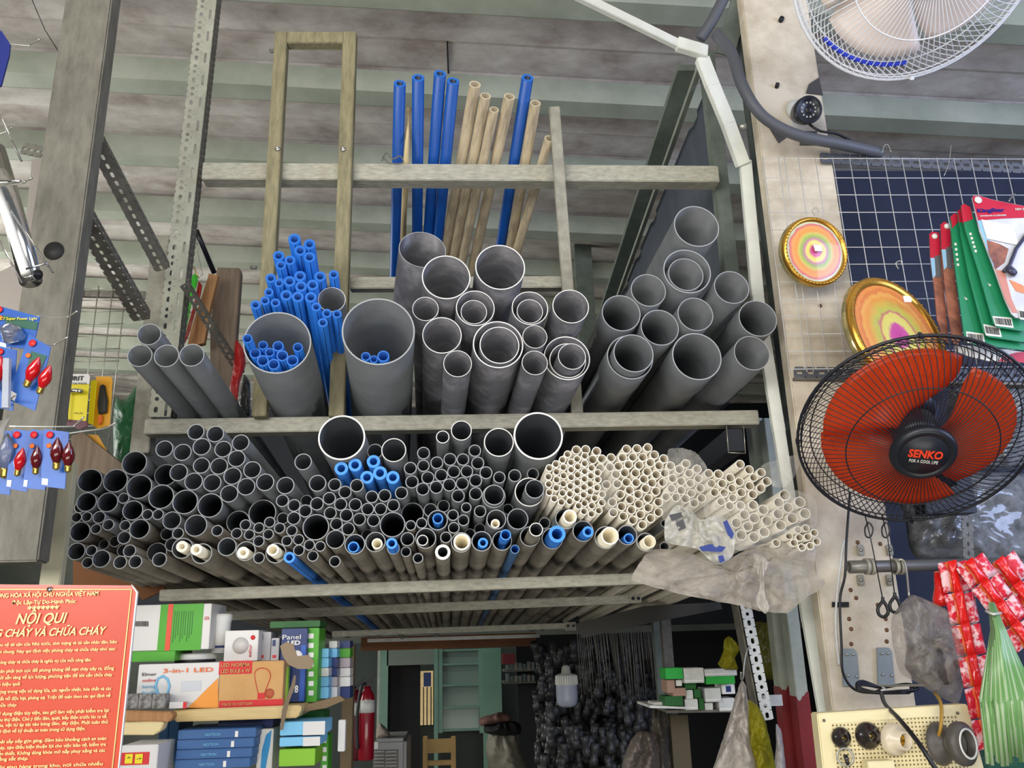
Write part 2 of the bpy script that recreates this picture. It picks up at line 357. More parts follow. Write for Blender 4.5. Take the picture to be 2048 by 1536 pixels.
# wooden guard frame, standing in front of the upper beam
fr = thing('guard_frame', 'tall narrow olive-painted frame standing over the upper beam, left of centre', 'frame', P(590, 825, 1.95))
Yf = 1.966
def legbar(u0, v0, u1, v1, w0, w1):
    a, b = P(u0, v0, Yf), P(u1, v1, Yf); mb = MB(); k = .5 * (w0 * MPP(a) + w1 * MPP(b)); a.y += k / 2; b.y += k / 2
    mb.bar(a, b, k, k, up=(0, 1, 0)); return mb.build('leg', M_wood, fr, .002)
for q in (legbar(562, 62, 517, 832, 26, 27), legbar(699, 62, 672, 832, 27, 29)):
    pass
mb = MB(); hbar(mb, (574, 74), (687, 74), 27, 0.031, Yf); mb.build('top_bar', M_wood, fr, .002)
for (u, v) in ((555, 298), (686, 299)):
    mb = MB(); mb.lathe([(0, 0), (.007, 0), (.006, .004), (.002, .005), (.0015, .002), (0, .002)], P(u, v, Yf - .001), (0, -1, 0), 14); mb.build('screw', M_chrome, fr)
for (u, v, w, h) in ((545, 102, 7, 14), (507, 535, 9, 9)):
    mb = MB(); ptube(mb, [(u + 6, v, Yf + .01), (u - 6, v, Yf + .01)], 4, 8); mb.build('bolt', M_dark, fr)

# ================================================================ pipes
PCACHE = {}
def pipe_mesh(key, r, t, L, bell, m_out, m_rim, m_in, stripe):
    k = (key, round(r, 4), round(t, 4), L, bell, stripe)
    if k in PCACHE: return PCACHE[k]
    r = round(r, 4); n = 40 if r > .03 else (28 if r > .012 else 20); mb = MB(); ri = r - t
    if bell: prof = [(ri * .94, L), (ri * .94, r * 2.3), (ri * .985, r * 2.15), (ri, r * 2.1), (ri, 0), (r, 0), (r, r * 2.1), (r * .95, r * 2.35), (r * .95, L)]; mis = [2, 2, 2, 2, 1, 0, 0, 0]
    else: prof = [(ri, L), (ri, 0), (r, 0), (r, L)]; mis = [2, 1, 0]
    mb.lathe(prof, (0, 0, 0), (0, 0, 1), n, mis=mis)
    if stripe:
        for a in stripe:
            th = math.radians(a); x, y = math.cos(th), math.sin(th); w = r * .06
            mb.add([((r * 1.004) * x + s * w * -y, (r * 1.004) * y + s * w * x, z) for s, z in ((-1, .002), (1, .002), (1, L), (-1, L))], [(0, 1, 2, 3)], 3)
    me = bpy.data.meshes.new(key + '_mesh'); me.from_pydata([tuple(v) for v in mb.v], [], mb.f)
    for m in (m_out, m_rim, m_in, M_line): me.materials.append(m)
    me.polygons.foreach_set('material_index', mb.m); me.polygons.foreach_set('use_smooth', mb.sm)
    # crisp rim
    for p in me.polygons:
        if p.material_index == 1: p.use_smooth = False
    me.update(); PCACHE[k] = me; return me
SPECS = []
def pipe(name, u, v, rpx, Y, vp, L, mats, t=None, bell=False, stripe=None, fam=None):
    s = dict(name=name, u=u, v=v, r=rpx, Y=Y, vp=vp, L=L, mats=mats, t=t, bell=bell, stripe=stripe, fam=fam or vp, wall=(t - 1) if t and t > 1 else .07)
    SPECS.append(s); return s
def relax():
    fams = defaultdict(list)
    for s in SPECS:
        d = ray(*s['vp']).normalized(); x = Vector((1, 0, 0)); x = (x - d * x.dot(d)).normalized(); s['ax'] = (x, d.cross(x), d)
        s['p'] = P(s['u'], s['v'], s['Y']); s['X'] = s['p'].dot(s['ax'][0]); s['Z'] = s['p'].dot(s['ax'][1]); s['R'] = s['r'] * MPP(s['p']) * .985; fams[s['fam']].append(s)
    for fam, L in fams.items():
        L.sort(key=lambda s: -s['R']); nest = {}
        for i, a in enumerate(L):                       # who sits inside whom
            best = None
            for j in range(i):
                b = L[j]
                if b['R'] * (1 - b['wall']) < a['R'] * 1.02: continue
                d = math.hypot(a['u'] - b['u'], a['v'] - b['v'])
                if (a.get('inn') or b.get('out')) and d < b['r'] * 1.05 or d < b['r'] * .45:
                    if best is None or b['R'] < L[best]['R']: best = j
            nest[i] = best
        for i, a in enumerate(L):                       # a pipe that pokes out stands nearer: slide along its lane until it lies inside
            if nest[i] is None: continue
            b = L[nest[i]]; lim = b['R'] * (.994 - b['wall'] * (1.5 if not b['bell'] else 1)) * (.93 if b['bell'] else 1) - a['R']; bestv = None
            for k in range(24):
                Y = b['Y'] - .003 - .012 * k; p = P(a['u'], a['v'], Y); X = p.dot(a['ax'][0]); Z = p.dot(a['ax'][1])
                viol = max(0, math.hypot(X - b['X'], Z - b['Z']) - lim) + k * .0002
                if bestv is None or viol < bestv[0]: bestv = (viol, Y, X, Z, p)
            _, a['Y'], a['X'], a['Z'], a['p'] = bestv; a['R'] = min(a['r'] * MPP(a['p']) * .985, b['R'] * (1 - b['wall']) * .96)
        def root(i):
            ch = set()
            while i is not None: ch.add(i); i = nest[i]
            return ch
        anc = [root(i) for i in range(len(L))]
        pairs = [(i, j) for i in range(len(L)) for j in range(i) if j not in anc[i] and math.hypot(L[i]['X'] - L[j]['X'], L[i]['Z'] - L[j]['Z']) < (L[i]['R'] + L[j]['R']) * 1.5 and nest[i] == nest[j]]
        for it in range(220):
            mv = 0
            for i, j in pairs:
                a, b = L[i], L[j]; dx = a['X'] - b['X']; dz = a['Z'] - b['Z']; d = math.hypot(dx, dz) or 1e-5; ov = a['R'] + b['R'] - d
                if ov > 2e-5:
                    wa = b['R'] / (a['R'] + b['R']); dx /= d; dz /= d; q = ov * .5
                    a['X'] += dx * q * wa; a['Z'] += dz * q * wa; b['X'] -= dx * q * (1 - wa); b['Z'] -= dz * q * (1 - wa); mv = max(mv, ov)
            for i, a in enumerate(L):
                if nest[i] is not None:
                    b = L[nest[i]]; lim = b['R'] * (.994 - b['wall'] * (1.5 if not b['bell'] else 1)) * (.93 if b['bell'] else 1) - a['R']; dx = a['X'] - b['X']; dz = a['Z'] - b['Z']; d = math.hypot(dx, dz) or 1e-5
                    if d > lim: a['X'] = b['X'] + dx * lim / d; a['Z'] = b['Z'] + dz * lim / d
            if mv < 1e-4: break
        for it in range(6):                             # the last few crowded ones give way by shrinking a little
            for i, j in pairs:
                a, b = L[i], L[j]; ov = a['R'] + b['R'] - math.hypot(a['X'] - b['X'], a['Z'] - b['Z'])
                if ov > 0: k = min(a['R'], b['R']); m = b if b['R'] < a['R'] else a; m['R'] -= min(ov, m['R'] * .05)
def make_pipe(s):
    x, y, d = s['ax']; p = s['p'] + x * (s['X'] - s['p'].dot(x)) + y * (s['Z'] - s['p'].dot(y)); r = s['R']; mats = s['mats']; t = s['t']
    t = t if t else max(.0018, r * .07)
    tt = t if t < 1 else r * (t - 1)
    me = pipe_mesh(s['name'] + mats[0].name[:9] + mats[1].name[:4], r, tt, s['L'], s['bell'], mats[0], mats[1], mats[2] if len(mats) > 2 else mats[0], s['stripe'])
    o = bpy.data.objects.new(s['name'], me); COL.objects.link(o)
    o.matrix_world = Matrix.Translation(p) @ Matrix((x, y, d)).transposed().to_4x4()
    return o
from collections import defaultdict
PIPES = []           # (object, u, v, r, desc, zone, category, group)
def reg(o, u, v, r, desc, zone, cat, group, fixed=None): PIPES.append([o, u, v, r, desc, zone, cat, group, fixed])
def parse(s, ox, oy, sc):
    out = []
    for it in s.split(';'):
        it = it.strip()
        if not it: continue
        f = it.split(','); out.append((ox + float(f[0]) / sc, oy + float(f[1]) / sc, float(f[2]) / sc, ''.join(f[3:])))
    return out
# flags: h hidden further back, i inside another pipe, b bell socket, w white rim, n nearer
ZA = "1165,200,72;1325,205,74;1540,285,74;895,335,75;1040,360,76;1205,300,77;1395,345,74;1500,415,75;1640,510,76;635,470,106,b;1210,487,72;1352,480,75;255,615,105,b;480,630,104,b;670,650,108,b;880,562,97,bh;1017,535,77;1137,608,78;1300,617,77;1468,560,77;1587,655,77;1432,712,77;868,757,108,b;275,777,85,b;403,782,87,b;540,760,49;1073,790,108,b;1283,815,107,b;170,830,50,h;620,850,88,b;765,890,48;863,875,48;143,923,46;238,910,46;335,910,55;947,935,79;1160,985,96;1505,945,100,bh;418,970,50;550,915,50,h;205,1047,87,b;335,1020,46;548,1013,48;697,1052,87,b;993,1030,50;1342,1030,50;345,1115,45,h;430,1090,50,h;508,1105,57;900,1060,55,h;150,1205,76;275,1195,48;375,1218,77;525,1220,55,h;650,1190,55;793,1190,85,h;250,1297,49;513,1300,58;645,1280,57;849,1276,62;945,1150,60,h;1040,1165,90,;1210,1225,88"
ZB = "385,617,77;558,645,76;709,442,74;832,625,74;1045,240,202,w;1308,350,68,h;1483,342,107,w;358,880,118,bh;530,800,55;635,835,55;738,775,52,h;823,803,58;548,905,52,h;627,940,58;725,870,56;932,755,56;983,640,56;1069,695,56;1166,643,58;212,978,48;332,1005,47;425,955,48;508,1008,48;617,1010,48;142,1053,48;250,1063,47;412,1060,47;323,1125,49;572,1110,47;663,1100,48;812,995,114,b;1035,815,56;1153,810,56;943,885,55;1090,900,57;992,968,54;1192,940,56;1092,1003,57;1308,945,55;1255,850,55;1295,745,55;1405,730,56;1370,845,55;1485,820,55;1553,715,56;1472,975,110,b;1640,880,98,bh;985,1103,82;1250,1045,52,h;1151,1145,88;1325,1125,88;762,1147,48;855,1163,46;670,1200,49;792,1245,48;980,1293,49;323,1257,49;75,1170,80;215,1200,85;490,1215,88;1600,1105,60;1480,1180,55;1588,1205,45;1690,1265,45;1628,985,46"
ZCs = "286,370,55;450,230,58,w;609,175,90,w;725,350,54;930,275,130,w;1265,220,215,w;174,500,56;187,610,57;289,483,53;403,458,55;514,427,56;625,430,54;749,450,56;320,570,56;436,550,56;540,520,56;650,530,54;818,535,56;281,673,57;396,655,57;508,638,57;617,620,56;731,603,56;934,575,53;1065,560,56;1220,545,52,h;583,728,57;733,710,57;888,738,102;880,725,90,i;1190,700,128,w;1237,675,84,i;457,820,54,h;340,855,60,h;651,832,45;540,910,50;770,890,53;1003,845,48,h;413,938,88;270,965,48;629,952,50;545,1000,50;765,995,50,h;900,935,86;1090,930,92;675,1040,48,h;482,1088,50;305,1095,90;278,1112,48,iw;607,1125,88;783,1120,88;957,1115,86;1320,965,50,h;1195,1080,88;1247,1020,60,iw"
ZD = "245,1190,120;400,960,118;583,1110,118;835,1180,128;1065,1150,112;1270,1230,105;1475,1280,55,h;1475,1025,45,h"
VP3 = (900, 1380); Y3 = 1.77
def zone3(u): return ('far left' if u < 262 else 'left' if u < 430 else 'inner left' if u < 600 else 'centre' if u < 770 else 'inner right' if u < 960 else 'right') + ' part of lower heap'
M_greyshade = mat('inner grey pvc', (44, 47, 51), 0.45)  # shade inside the lower-tier pipes put into a darker bore colour
GR = (M_brown, M_rim, M_grey)
N3 = 0
for (s, ox, oy, sc) in ((ZA, 120, 820, 4.2675), (ZB, 440, 820, 4.2675), (ZCs, 780, 820, 4.2675), (ZD, 1060, 860, 5.484)):
    for (u, v, r, fl) in parse(s, ox, oy, sc):
        Y = Y3 + random.uniform(-.004, .004)
        vp = VP3
        if 'h' in fl:
            k = 1.035; Y *= k                    # stands further back: keeps its own lane behind the nearer mouths
        if 'i' in fl: Y -= .012
        rim = M_rimw if 'w' in fl else M_rim
        o = pipe('grey_pipe', u, v, r, Y, vp, 2.6, (M_brown if v > 1050 else M_grey, rim, M_greyshade), bell='b' in fl)
        o['inn'] = 'i' in fl
        sz = 'huge' if r > 40 else 'wide' if r > 20.5 else 'medium' if r > 14.8 else 'small'
        reg(o, u, v, r, sz + (' pale-rimmed' if 'w' in fl else '') + ' grey pipe', zone3(u), 'pipe', 'grey pipes piled in the lower tier of the rack'); N3 += 1
def inner(kind, u, v, rpx, mats, desc, Y=1.755, L=2.2, t=None, vp=VP3, stripe=None, fixed=None, zone=None, group=None):
    o = pipe(kind, u, v, rpx, Y, vp, L, mats, t=t, stripe=stripe); o['mats'] = (M_brown, mats[1], M_greyshade) if fixed and 'cream-rimmed' in fixed else mats; o['inn'] = bool(fixed) and 'alone' not in fixed and 'bare in' not in fixed and 'dull' not in fixed; reg(o, u, v, rpx, desc, zone or zone3(u), 'pipe', group, fixed); return o
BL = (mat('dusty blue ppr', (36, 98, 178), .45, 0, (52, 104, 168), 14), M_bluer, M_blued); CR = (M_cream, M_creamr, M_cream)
for (u, v, r, fl) in parse("1035,493,58;1148,460,57;1310,440,57;1355,540,60;1260,575,57;1475,575,57", 440, 820, 4.2675):
    inner('blue_pipe', u, v, r, BL, 'thick-walled blue pipe in cluster', 1.78, t=1.42, stripe=(250,), zone='under wide white-rimmed pipe', group='blue pipes below the wide white-rimmed pipe')
for (u, v, r, t, w) in ((706.7, 1094, 11.3, 1.22, 'inside grey pipe left of centre of lower rack'), (784, 1087, 11.3, 1.4, 'in narrow grey pipe at centre of lower rack'), (577.5, 1112.4, 11.3, 1.4, 'lying alone at bottom left of lower rack'),
                        (875.6, 1037, 10.8, 1.2, 'inside grey pipe, highest of those inside pipes'), (966, 1085.5, 10.3, 1.4, 'inside grey pipe right of the cream pipes'), (1011.3, 1069.6, 11, 1.2, 'sticking out to the right inside grey pipe'),
                        (1114.2, 1068, 17.2, 1.38, 'widest of those in lower rack'), (1176.3, 1063.7, 11.3, 1.4, 'inside grey pipe below the white conduits'), (1257.8, 1077, 10.4, 1.25, 'furthest right in lower rack')):
    inner('blue_pipe', u, v, r, BL, '', t=t, stripe=(60, 240), group='blue pipes pushed into grey pipes', fixed='blue pipe ' + w)
inner('blue_pipe', 1030, 1098.4, 9.4, (mat('dull blue pipe', (52, 78, 108), .4), mat('dull blue edge', (96, 126, 156), .5), M_blued), '', group='blue pipes pushed into grey pipes', fixed='thin dull blue-grey pipe at the bottom row of lower rack')
for (u, v, r, t, w) in ((363.7, 1093, 11.5, 1.5, 'first cream pipe from the left inside grey pipe'), (392.5, 1099, 11.5, 1.45, 'second cream pipe from left, sticking far out'), (483.4, 1107.8, 12, 1.5, 'thick cream pipe inside grey pipe below left heap'),
                        (545.5, 1100, 12, 1.3, 'cream pipe just left of lone blue pipe'), (754, 1087, 10.8, 1.2, 'white pipe beside blue one at lower centre'),
                        (990.5, 1049.5, 9, 1.25, 'small white-edged pipe inside grey pipe right of centre'), (885.5, 1104.2, 15.5, 1.35, 'thick cream-rimmed pipe lying bare in bottom row'), (923.6, 1083.7, 17, 1.2, 'wide cream pipe inside grey pipe by bare cream one'),
                        (1140.2, 1033, 14.5, 1.22, 'cream pipe inside grey pipe touching slim white conduits'), (1220, 1071.5, 18, 1.16, 'widest cream pipe at the right of the bottom row'), (1299.2, 1083, 13, 1.14, 'cream pipe partly under torn clear film')):
    inner('cream_pipe', u, v, r, CR, '', t=t, group='cream pipes pushed into grey pipes', fixed=w)
# white conduits
SLIM = "213,415;203,510;207,592;213,682;285,372;294,455;293,543;290,632;268,752;362,322;410,268;366,410;371,497;369,588;360,690;348,790;455,350;453,433;453,517;444,613;440,700;440,788;528,315;527,402;525,487;522,575;516,663;515,752;518,843;600,367;605,447;597,537;593,625;587,713;597,800;594,890;672,417;670,500;667,588;664,675;718,742;680,828;677,918;743,467;740,547;738,630;785,708;788,800;758,878;590,287"
MID = "510,218;612,215;733,237;883,305;692,322;790,328;785,402;870,410;1060,210;1173,210;1293,193;1365,273;1015,305;1125,303;1238,298;970,400;1075,400;1196,388;1335,375;1412,398;1465,320;945,475;1055,470;1160,468;1298,465;1380,482;1468,468;1060,547;1168,570;1255,530;1335,580;1458,575;1567,525;958,590;840,600;990,705;1090,650;1187,708;1270,640;1380,667;905,790;1097,762;1187,815;1295,748;1410,792;1005,838;1120,870;1293,857;1410,900;915,905;1025,945;1217,922;1325,968;1128,993;1233,1040;1540,395;1710,370;1550,645;1660,660;1497,730;1600,738;1708,752;1645,560;1745,475;1640,430"
EA = "220,315,37;165,430,36;230,392,36;245,470,37;170,513,36;256,552,37;195,590,37;312,352,38;393,357,39;335,433,37;423,433,38;362,505,37;440,508,37;487,387,38;502,470,36;562,418,38;573,508,38;513,548,36;413,578,37;484,613,38;572,613,38;567,277,38;643,328,38;671,388,34;735,345,38;648,440,38;783,415,38;735,470,38;670,520,38;672,608,42"
EB = "598,685,42;683,712,44;755,645,42;785,735,44;630,778,42;540,748,42;577,848,44;680,865,44;762,825,44;925,530,44;882,583,42;955,627,43;875,678,43;1050,583,46;1092,676,46;988,713,45;895,770,44;205,770,44;395,760,38;285,850,44"
EC = "860,913,33;1035,808,31;1100,792,30;1165,832,31;963,857,32;1048,867,32;1113,863,32;1003,912,32;1187,900,32;1067,948,32;1135,937,32"
def addr(s, r): return ';'.join(q + ',%d' % r for q in s.split(';'))
WH = (M_wht, M_whtr, M_whtshade)
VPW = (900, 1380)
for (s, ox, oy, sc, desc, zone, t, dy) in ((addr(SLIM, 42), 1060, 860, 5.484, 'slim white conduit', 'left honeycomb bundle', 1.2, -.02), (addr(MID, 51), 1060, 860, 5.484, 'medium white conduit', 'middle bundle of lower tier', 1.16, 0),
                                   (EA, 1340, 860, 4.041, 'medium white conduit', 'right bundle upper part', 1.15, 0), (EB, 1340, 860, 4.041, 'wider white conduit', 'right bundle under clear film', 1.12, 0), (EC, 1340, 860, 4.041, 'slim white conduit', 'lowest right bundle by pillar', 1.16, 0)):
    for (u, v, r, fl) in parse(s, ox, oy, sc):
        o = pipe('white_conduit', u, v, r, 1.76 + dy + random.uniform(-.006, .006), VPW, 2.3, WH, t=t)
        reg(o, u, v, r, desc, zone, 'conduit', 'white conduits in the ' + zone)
# ---- middle tier
VP2 = (850, 1372); Y2 = 1.72
G2 = (M_greyl, M_rim, M_greyl); G2d = (M_greyd, M_rimw, M_greyd)
ZF = "210,843,86;148,985,89;340,993,90;525,988,90"
ZG = "777,418,180,w;1172,345,186,w;635,665,98,w;740,833,146,w;990,645,144,w;965,712,98,iw;860,1050,106,w;1160,910,188,w;1167,915,148,iw;1390,645,136,w;1387,705,98,iw;1420,855,93,w;1425,1045,97,w;1688,632,137,w;1660,1010,174,w;1668,1036,138,iw;1697,998,104,iiw"
ZH = "810,232,150;750,520,158;738,548,117,i;502,642,116;1035,623,117;328,788,128,b;575,880,126,b;803,795,118;1202,825,128,b;385,1070,153,b;412,1048,132,ib;812,1065,164,b;1165,1040,120"
for (s, ox, oy, sc, mm, zone, vp, yy) in ((ZF, 240, 440, 3.656, G2, 'left end of middle tier', (850, 1372), 1.69), (ZG, 680, 440, 3.658, G2d, 'centre bay of middle tier', (850, 1372), 1.745), (ZH, 1140, 380, 3.2, G2, 'right bay of middle tier', (850, 1372), 1.80)):
    for (u, v, r, fl) in parse(s, ox, oy, sc):
        Y = yy - .012 * fl.count('i') + (.006 * max(0, v + r - 757) if yy == 1.745 else 0)
        o = pipe('grey_pipe', u, v, r, Y, vp, 2.5, (mm[0], M_rimw if 'w' in fl else M_rim, mm[2]), t=1.045 if r > 25 else 1.06, bell='b' in fl)
        o['inn'] = 'i' in fl
        if 'i' in fl: desc = 'nested inner grey pipe'
        else: desc = ('wide' if r > 40 else 'medium' if r > 30 else 'narrow') + (' dusty' if 'w' in fl else '') + ' grey pipe'
        reg(o, u, v, r, desc, zone, 'pipe', 'grey pipes in the ' + zone)
for (u, v, r, lab, Y, vp) in ((554.5, 685, 67.5, 'huge grey pipe holding ten blue pipes', 1.73, (800, 1372)), (757, 662.5, 73.5, 'widest grey pipe, holding three blue pipes near its lower rim', 1.69, (800, 1372)), (661, 596, 27.5, 'pale-rimmed grey pipe behind the guard frame right leg', 1.80, (760, 1400))):
    o = pipe('grey_pipe', u, v, r, Y, vp, 2.5, (M_greyl, M_rimw if r < 30 else M_rim, M_greyl), t=1.04); reg(o, u, v, r, '', '', 'pipe', None, lab)
o = pipe('grey_pipe', 845, 499, 48, 1.86, (640, 1900), .4, (M_greyd, M_rim, M_greyd), t=1.03); reg(o, 845, 499, 48, '', '', 'pipe', None, 'dusty grey pipe leaning left in front of the standing blue pipes')
B2 = "1275,140,45;1380,180,42;1322,220,43;1385,272,43;1160,265,41;1237,297,39;1170,350,37;1112,420,38;1163,460,34;1178,425,30,h;1243,447,43;1314,415,42;1330,492,43;1418,482,43;1468,420,42;1560,413,36;1088,528,34;1060,590,35;990,620,37;1136,605,35;1217,550,43;1303,550,43;1395,565,43;1435,635,36;1513,682,36;1587,687,34;1483,750,37"
for (u, v, r, fl) in parse(B2, 240, 440, 3.656):
    o = pipe('blue_pipe', u, v, r, 1.80 if 'h' in fl else 1.76, (760, 1400), 1.6, (M_blue, M_blue, M_blued), t=1.4, stripe=(80, 250)); reg(o, u, v, r, 'blue pipe', 'bundle behind huge grey pipe', 'pipe', 'blue pipes bundled inside the guard frame')
B2i = "938,903,37;1045,915,36;1155,932,42;970,957,42;1098,965,36;1183,985,44;1040,1020,45;1120,1053,44;1300,930,37;1270,1038,44"
for (u, v, r, fl) in parse(B2i, 240, 440, 3.656):
    o = pipe('blue_pipe', u, v, r * .97, 1.74, (800, 1372), 1.8, (M_blue, M_blue, M_blued), t=1.2, stripe=(80,)); o['inn'] = True; reg(o, u, v, r, 'blue pipe', 'inside the huge grey pipe', 'pipe', 'blue pipes inside the huge grey pipe')
for (u, v, r, w) in ((762.5, 713.5, 12, 'largest of three blue pipes inside the widest grey pipe'), (732, 720.5, 9.3, 'left blue pipe inside the widest grey pipe'), (748, 728, 8, 'lowest blue pipe inside the widest grey pipe')):
    o = pipe('blue_pipe', u, v, r, 1.76, (800, 1372), 1.8, (M_blue, M_blue, M_blued), t=1.2); o['inn'] = True; reg(o, u, v, r, '', '', 'pipe', 'blue pipes inside the widest grey pipe', w)
# ---- top tier: pipes leaning over the upper beam
TOP = [(218, 172, 45, 185, 1350, 'b', 'leftmost tall blue pipe over the upper beam'), (352, 130, 46, 345, 1210, 'b', 'second tall blue pipe, right of the split stick'), (512, 100, 46, 430, 1230, 'b', 'tallest blue pipe over the upper beam'),
       (608, 155, 46, 510, 1180, 'b', 'tall blue pipe touching the stained cream pipes'), (768, 178, 43, 575, 1260, 'a', 'stained cream pipe, tallest and leftmost of its row'), (845, 262, 40, 625, 1380, 'a', 'stained cream pipe, second from left'),
       (908, 362, 36, 690, 1400, 'a', 'short stained cream pipe, third from left, rough end'), (1020, 268, 42, 770, 1430, 'a', 'stained cream pipe left of the lone blue pipe'), (1152, 130, 45, 960, 1330, 'b', 'lone tall blue pipe among stained cream pipes'),
       (1210, 315, 40, 1035, 1340, 'a', 'stained cream pipe right of the lone blue pipe'), (1313, 575, 38, 1090, 1340, 'a', 'short stained cream pipe leaning on the rack post')]
for (x, y, r, x2, y2, k, lab) in TOP:
    u, v = 740 + x / 3.657, 120 + y / 3.657; u2, v2 = 740 + x2 / 3.657, 120 + y2 / 3.657
    s = (u2 - u) / (v2 - v); vp = (u + s * (2000 - v), 2000); Y = 2.0 / ((2000 - v) / (2000 - 313)); 
    mm = (M_blued, M_blue, M_line) if k == 'b' else (M_aged, M_agedr, M_aged)
    o = pipe('blue_pipe' if k == 'b' else 'cream_pipe', u, v, r / 3.657, Y, vp, .74, mm, t=1.45 if k == 'b' else 1.28, stripe=(255, 300) if k == 'b' else None)
    reg(o, u, v, r, '', '', 'pipe', 'blue pipes over the upper beam' if k == 'b' else 'stained cream pipes over the upper beam', lab)
mb = MB(); mb.tube([P(817, 216, 1.95), P(817, 240, 1.96), P(812, 330, 2.02), P(806, 480, 2.3)], [.006, .0035, .009, .009], 6)
tag(mb.build('wooden_stick', mat('raw split wood', (206, 184, 138), .7)), 'thin split wooden stick between the two leftmost tall blue pipes', 'stick')
# ---- labels
relax()
for q in PIPES: q[0] = make_pipe(q[0])
grp = defaultdict(list)
for q in PIPES:
    o, u, v, r, desc, zone, cat, group, fixed = q
    if fixed: tag(o, fixed if len(fixed.split()) > 3 else fixed + ' in the rack', cat, group)
    else: grp[(desc, zone)].append(q)
for (desc, zone), L in grp.items():
    L.sort(key=lambda q: q[2]); rows = []; med = sorted(q[3] for q in L)[len(L) // 2]
    for q in L:
        if rows and q[2] - rows[-1][0][2] < 1.25 * med: rows[-1].append(q)
        else: rows.append([q])
    for ri, row in enumerate(rows):
        row.sort(key=lambda q: q[1])
        for ci, q in enumerate(row):
            if len(L) == 1: lab = '%s, %s' % (desc, zone)
            elif len(rows) == 1: lab = '%s, %s, %s from left' % (desc, zone, ORD[ci])
            elif len(row) == 1: lab = '%s, %s, %s row down' % (desc, zone, ORD[ri])
            else: lab = '%s, %s, %s row, %s from left' % (desc, zone, ORD[ri], ORD[ci])
            tag(q[0], lab, q[6], q[7])
# ================================================================ helpers for things drawn on polygons
def poly(name, pts, Y, d, m, parent=None, bevel=0):
    mb = MB(); mb.prism([P(u, v, Y) for u, v in pts], (0, d, 0)); return mb.build(name, m, parent, bevel)
def barcode(q, Y, parent, n=14, name='barcode', paper=True):
    def at(s, t):
        a = Vector(q[0]).lerp(Vector(q[1]), s); b = Vector(q[3]).lerp(Vector(q[2]), s); return a.lerp(b, t)
    if paper: parent = poly('price_label', q, Y - .0012, .001, M_paper, parent)
    mb = MB(); x = .08
    while x < .9:
        w = random.uniform(.015, .04)
        mb.prism([P(*at(x, .15), Y - .002), P(*at(x + w, .15), Y - .002), P(*at(x + w, .8), Y - .002), P(*at(x, .8), Y - .002)], (0, .0006, 0)); x += w + random.uniform(.02, .045)
    return mb.build(name, M_black, parent)
def label3(s, o, ex, ey, h, w, m, parent, name='lettering', shear=0, bold=0):
    c = bpy.data.curves.new(name, 'FONT'); c.body = s; c.size = 1; c.shear = shear; c.offset = bold; c.resolution_u = 3; c.extrude = 0.003
    t = bpy.data.objects.new(name, c); COL.objects.link(t); dg = bpy.context.evaluated_depsgraph_get()
    me = bpy.data.meshes.new_from_object(t.evaluated_get(dg)); bpy.data.objects.remove(t)
    xs = [q.co.x for q in me.vertices]; W_ = max(xs) - min(xs); x0 = min(xs); n = ex.cross(ey); org = ORG[parent.name]
    for q in me.vertices: q.co = o + ex * ((q.co.x - x0) / W_ * w) + ey * (q.co.y / .7 * h) + n * q.co.z * .2 - org
    me.materials.clear(); me.materials.append(m); ob = bpy.data.objects.new(name, me); COL.objects.link(ob); ob.parent = parent; ORG[ob.name] = org; return ob
M_paper = mat('white paper', (232, 230, 224), 0.6)
M_redboard = mat('faded red enamel', (198, 76, 48), 0.35, 0, (186, 64, 42), 3.0, coat=0.4)
M_yel = mat('cream yellow lettering', (244, 222, 150), 0.5)
M_bluecard = mat('blue card', (26, 92, 178), 0.35, 0, (18, 70, 150), 12)
M_redglass = mat('red glass', (206, 16, 26), 0.08, trans=.25, coat=1)
M_drkglass = mat('dark red glass', (84, 10, 18), 0.06, coat=1)
M_clrglass = mat('clear glass', (214, 210, 204), 0.05, trans=.9)
M_brass = mat('brass thread', (206, 176, 96), 0.25, 0.9)
M_orange = mat('orange ink', (232, 110, 40), 0.5)
M_yellow = mat('yellow card', (232, 214, 30), 0.4)
M_amber = mat('amber card', (224, 160, 22), 0.4)
M_redink = mat('red ink', (206, 40, 44), 0.5)
M_brownw = mat('old brown board', (104, 88, 72), 0.75, 0, (128, 112, 94), 10, bump=.2, stretch=(6, 6, .6))
M_slat = mat('orange brown wood', (150, 104, 62), 0.6, 0, (178, 132, 84), 10, bump=.1, stretch=(8, 8, .5))
M_shelfw = mat('raw pine', (192, 164, 108), 0.7, 0, (216, 192, 138), 7, bump=.15, stretch=(.6, 4, 6))
F_green = film_mat('green bag film', (44, 120, 72), .9, .35, .35)
F_lime = film_mat('lime bag film', (60, 200, 40), .98, .3, .35)
F_red = film_mat('red bag film', (190, 30, 30), .95, .3, .35)

# ---------------------------------------------------------------- big left post
lp = thing('steel_column', 'wide weathered square steel column at the far left', 'post', P(60, 1122, 1.56))
mb = MB(); vbar(mb, 117, 420, 1.56, 99, -40, 1122, .045); tag(mb.build('tube_section', M_post, lp, .003))
mb = MB(); mb.lathe([(0, 0), (.019, 0), (.019, .002), (0, .003)], P(108, 502, 1.559), (0, -1, 0), 24); mb.build('drilled_hole', mat('hole dark', (34, 32, 30), .6), lp)
mb = MB(); vbar(mb, 112, 1060, 1.67, 40, 925, 2300, .02); tag(mb.build('cream_post', mat('cream post paint', (172, 168, 140), .6, 0, (194, 188, 160), 8), None, .002), 'cream painted post end below the wide weathered column', 'post')
tag(poly('steel_plate', [(64, 318), (84, 316), (72, 430), (50, 560), (0, 800), (-30, 800), (-30, 560), (44, 520)], 1.63, .004, mat('brushed sheet', (150, 142, 134), .4, .4)), 'thin pale steel sheet leaning behind the wide left column', 'sheet')
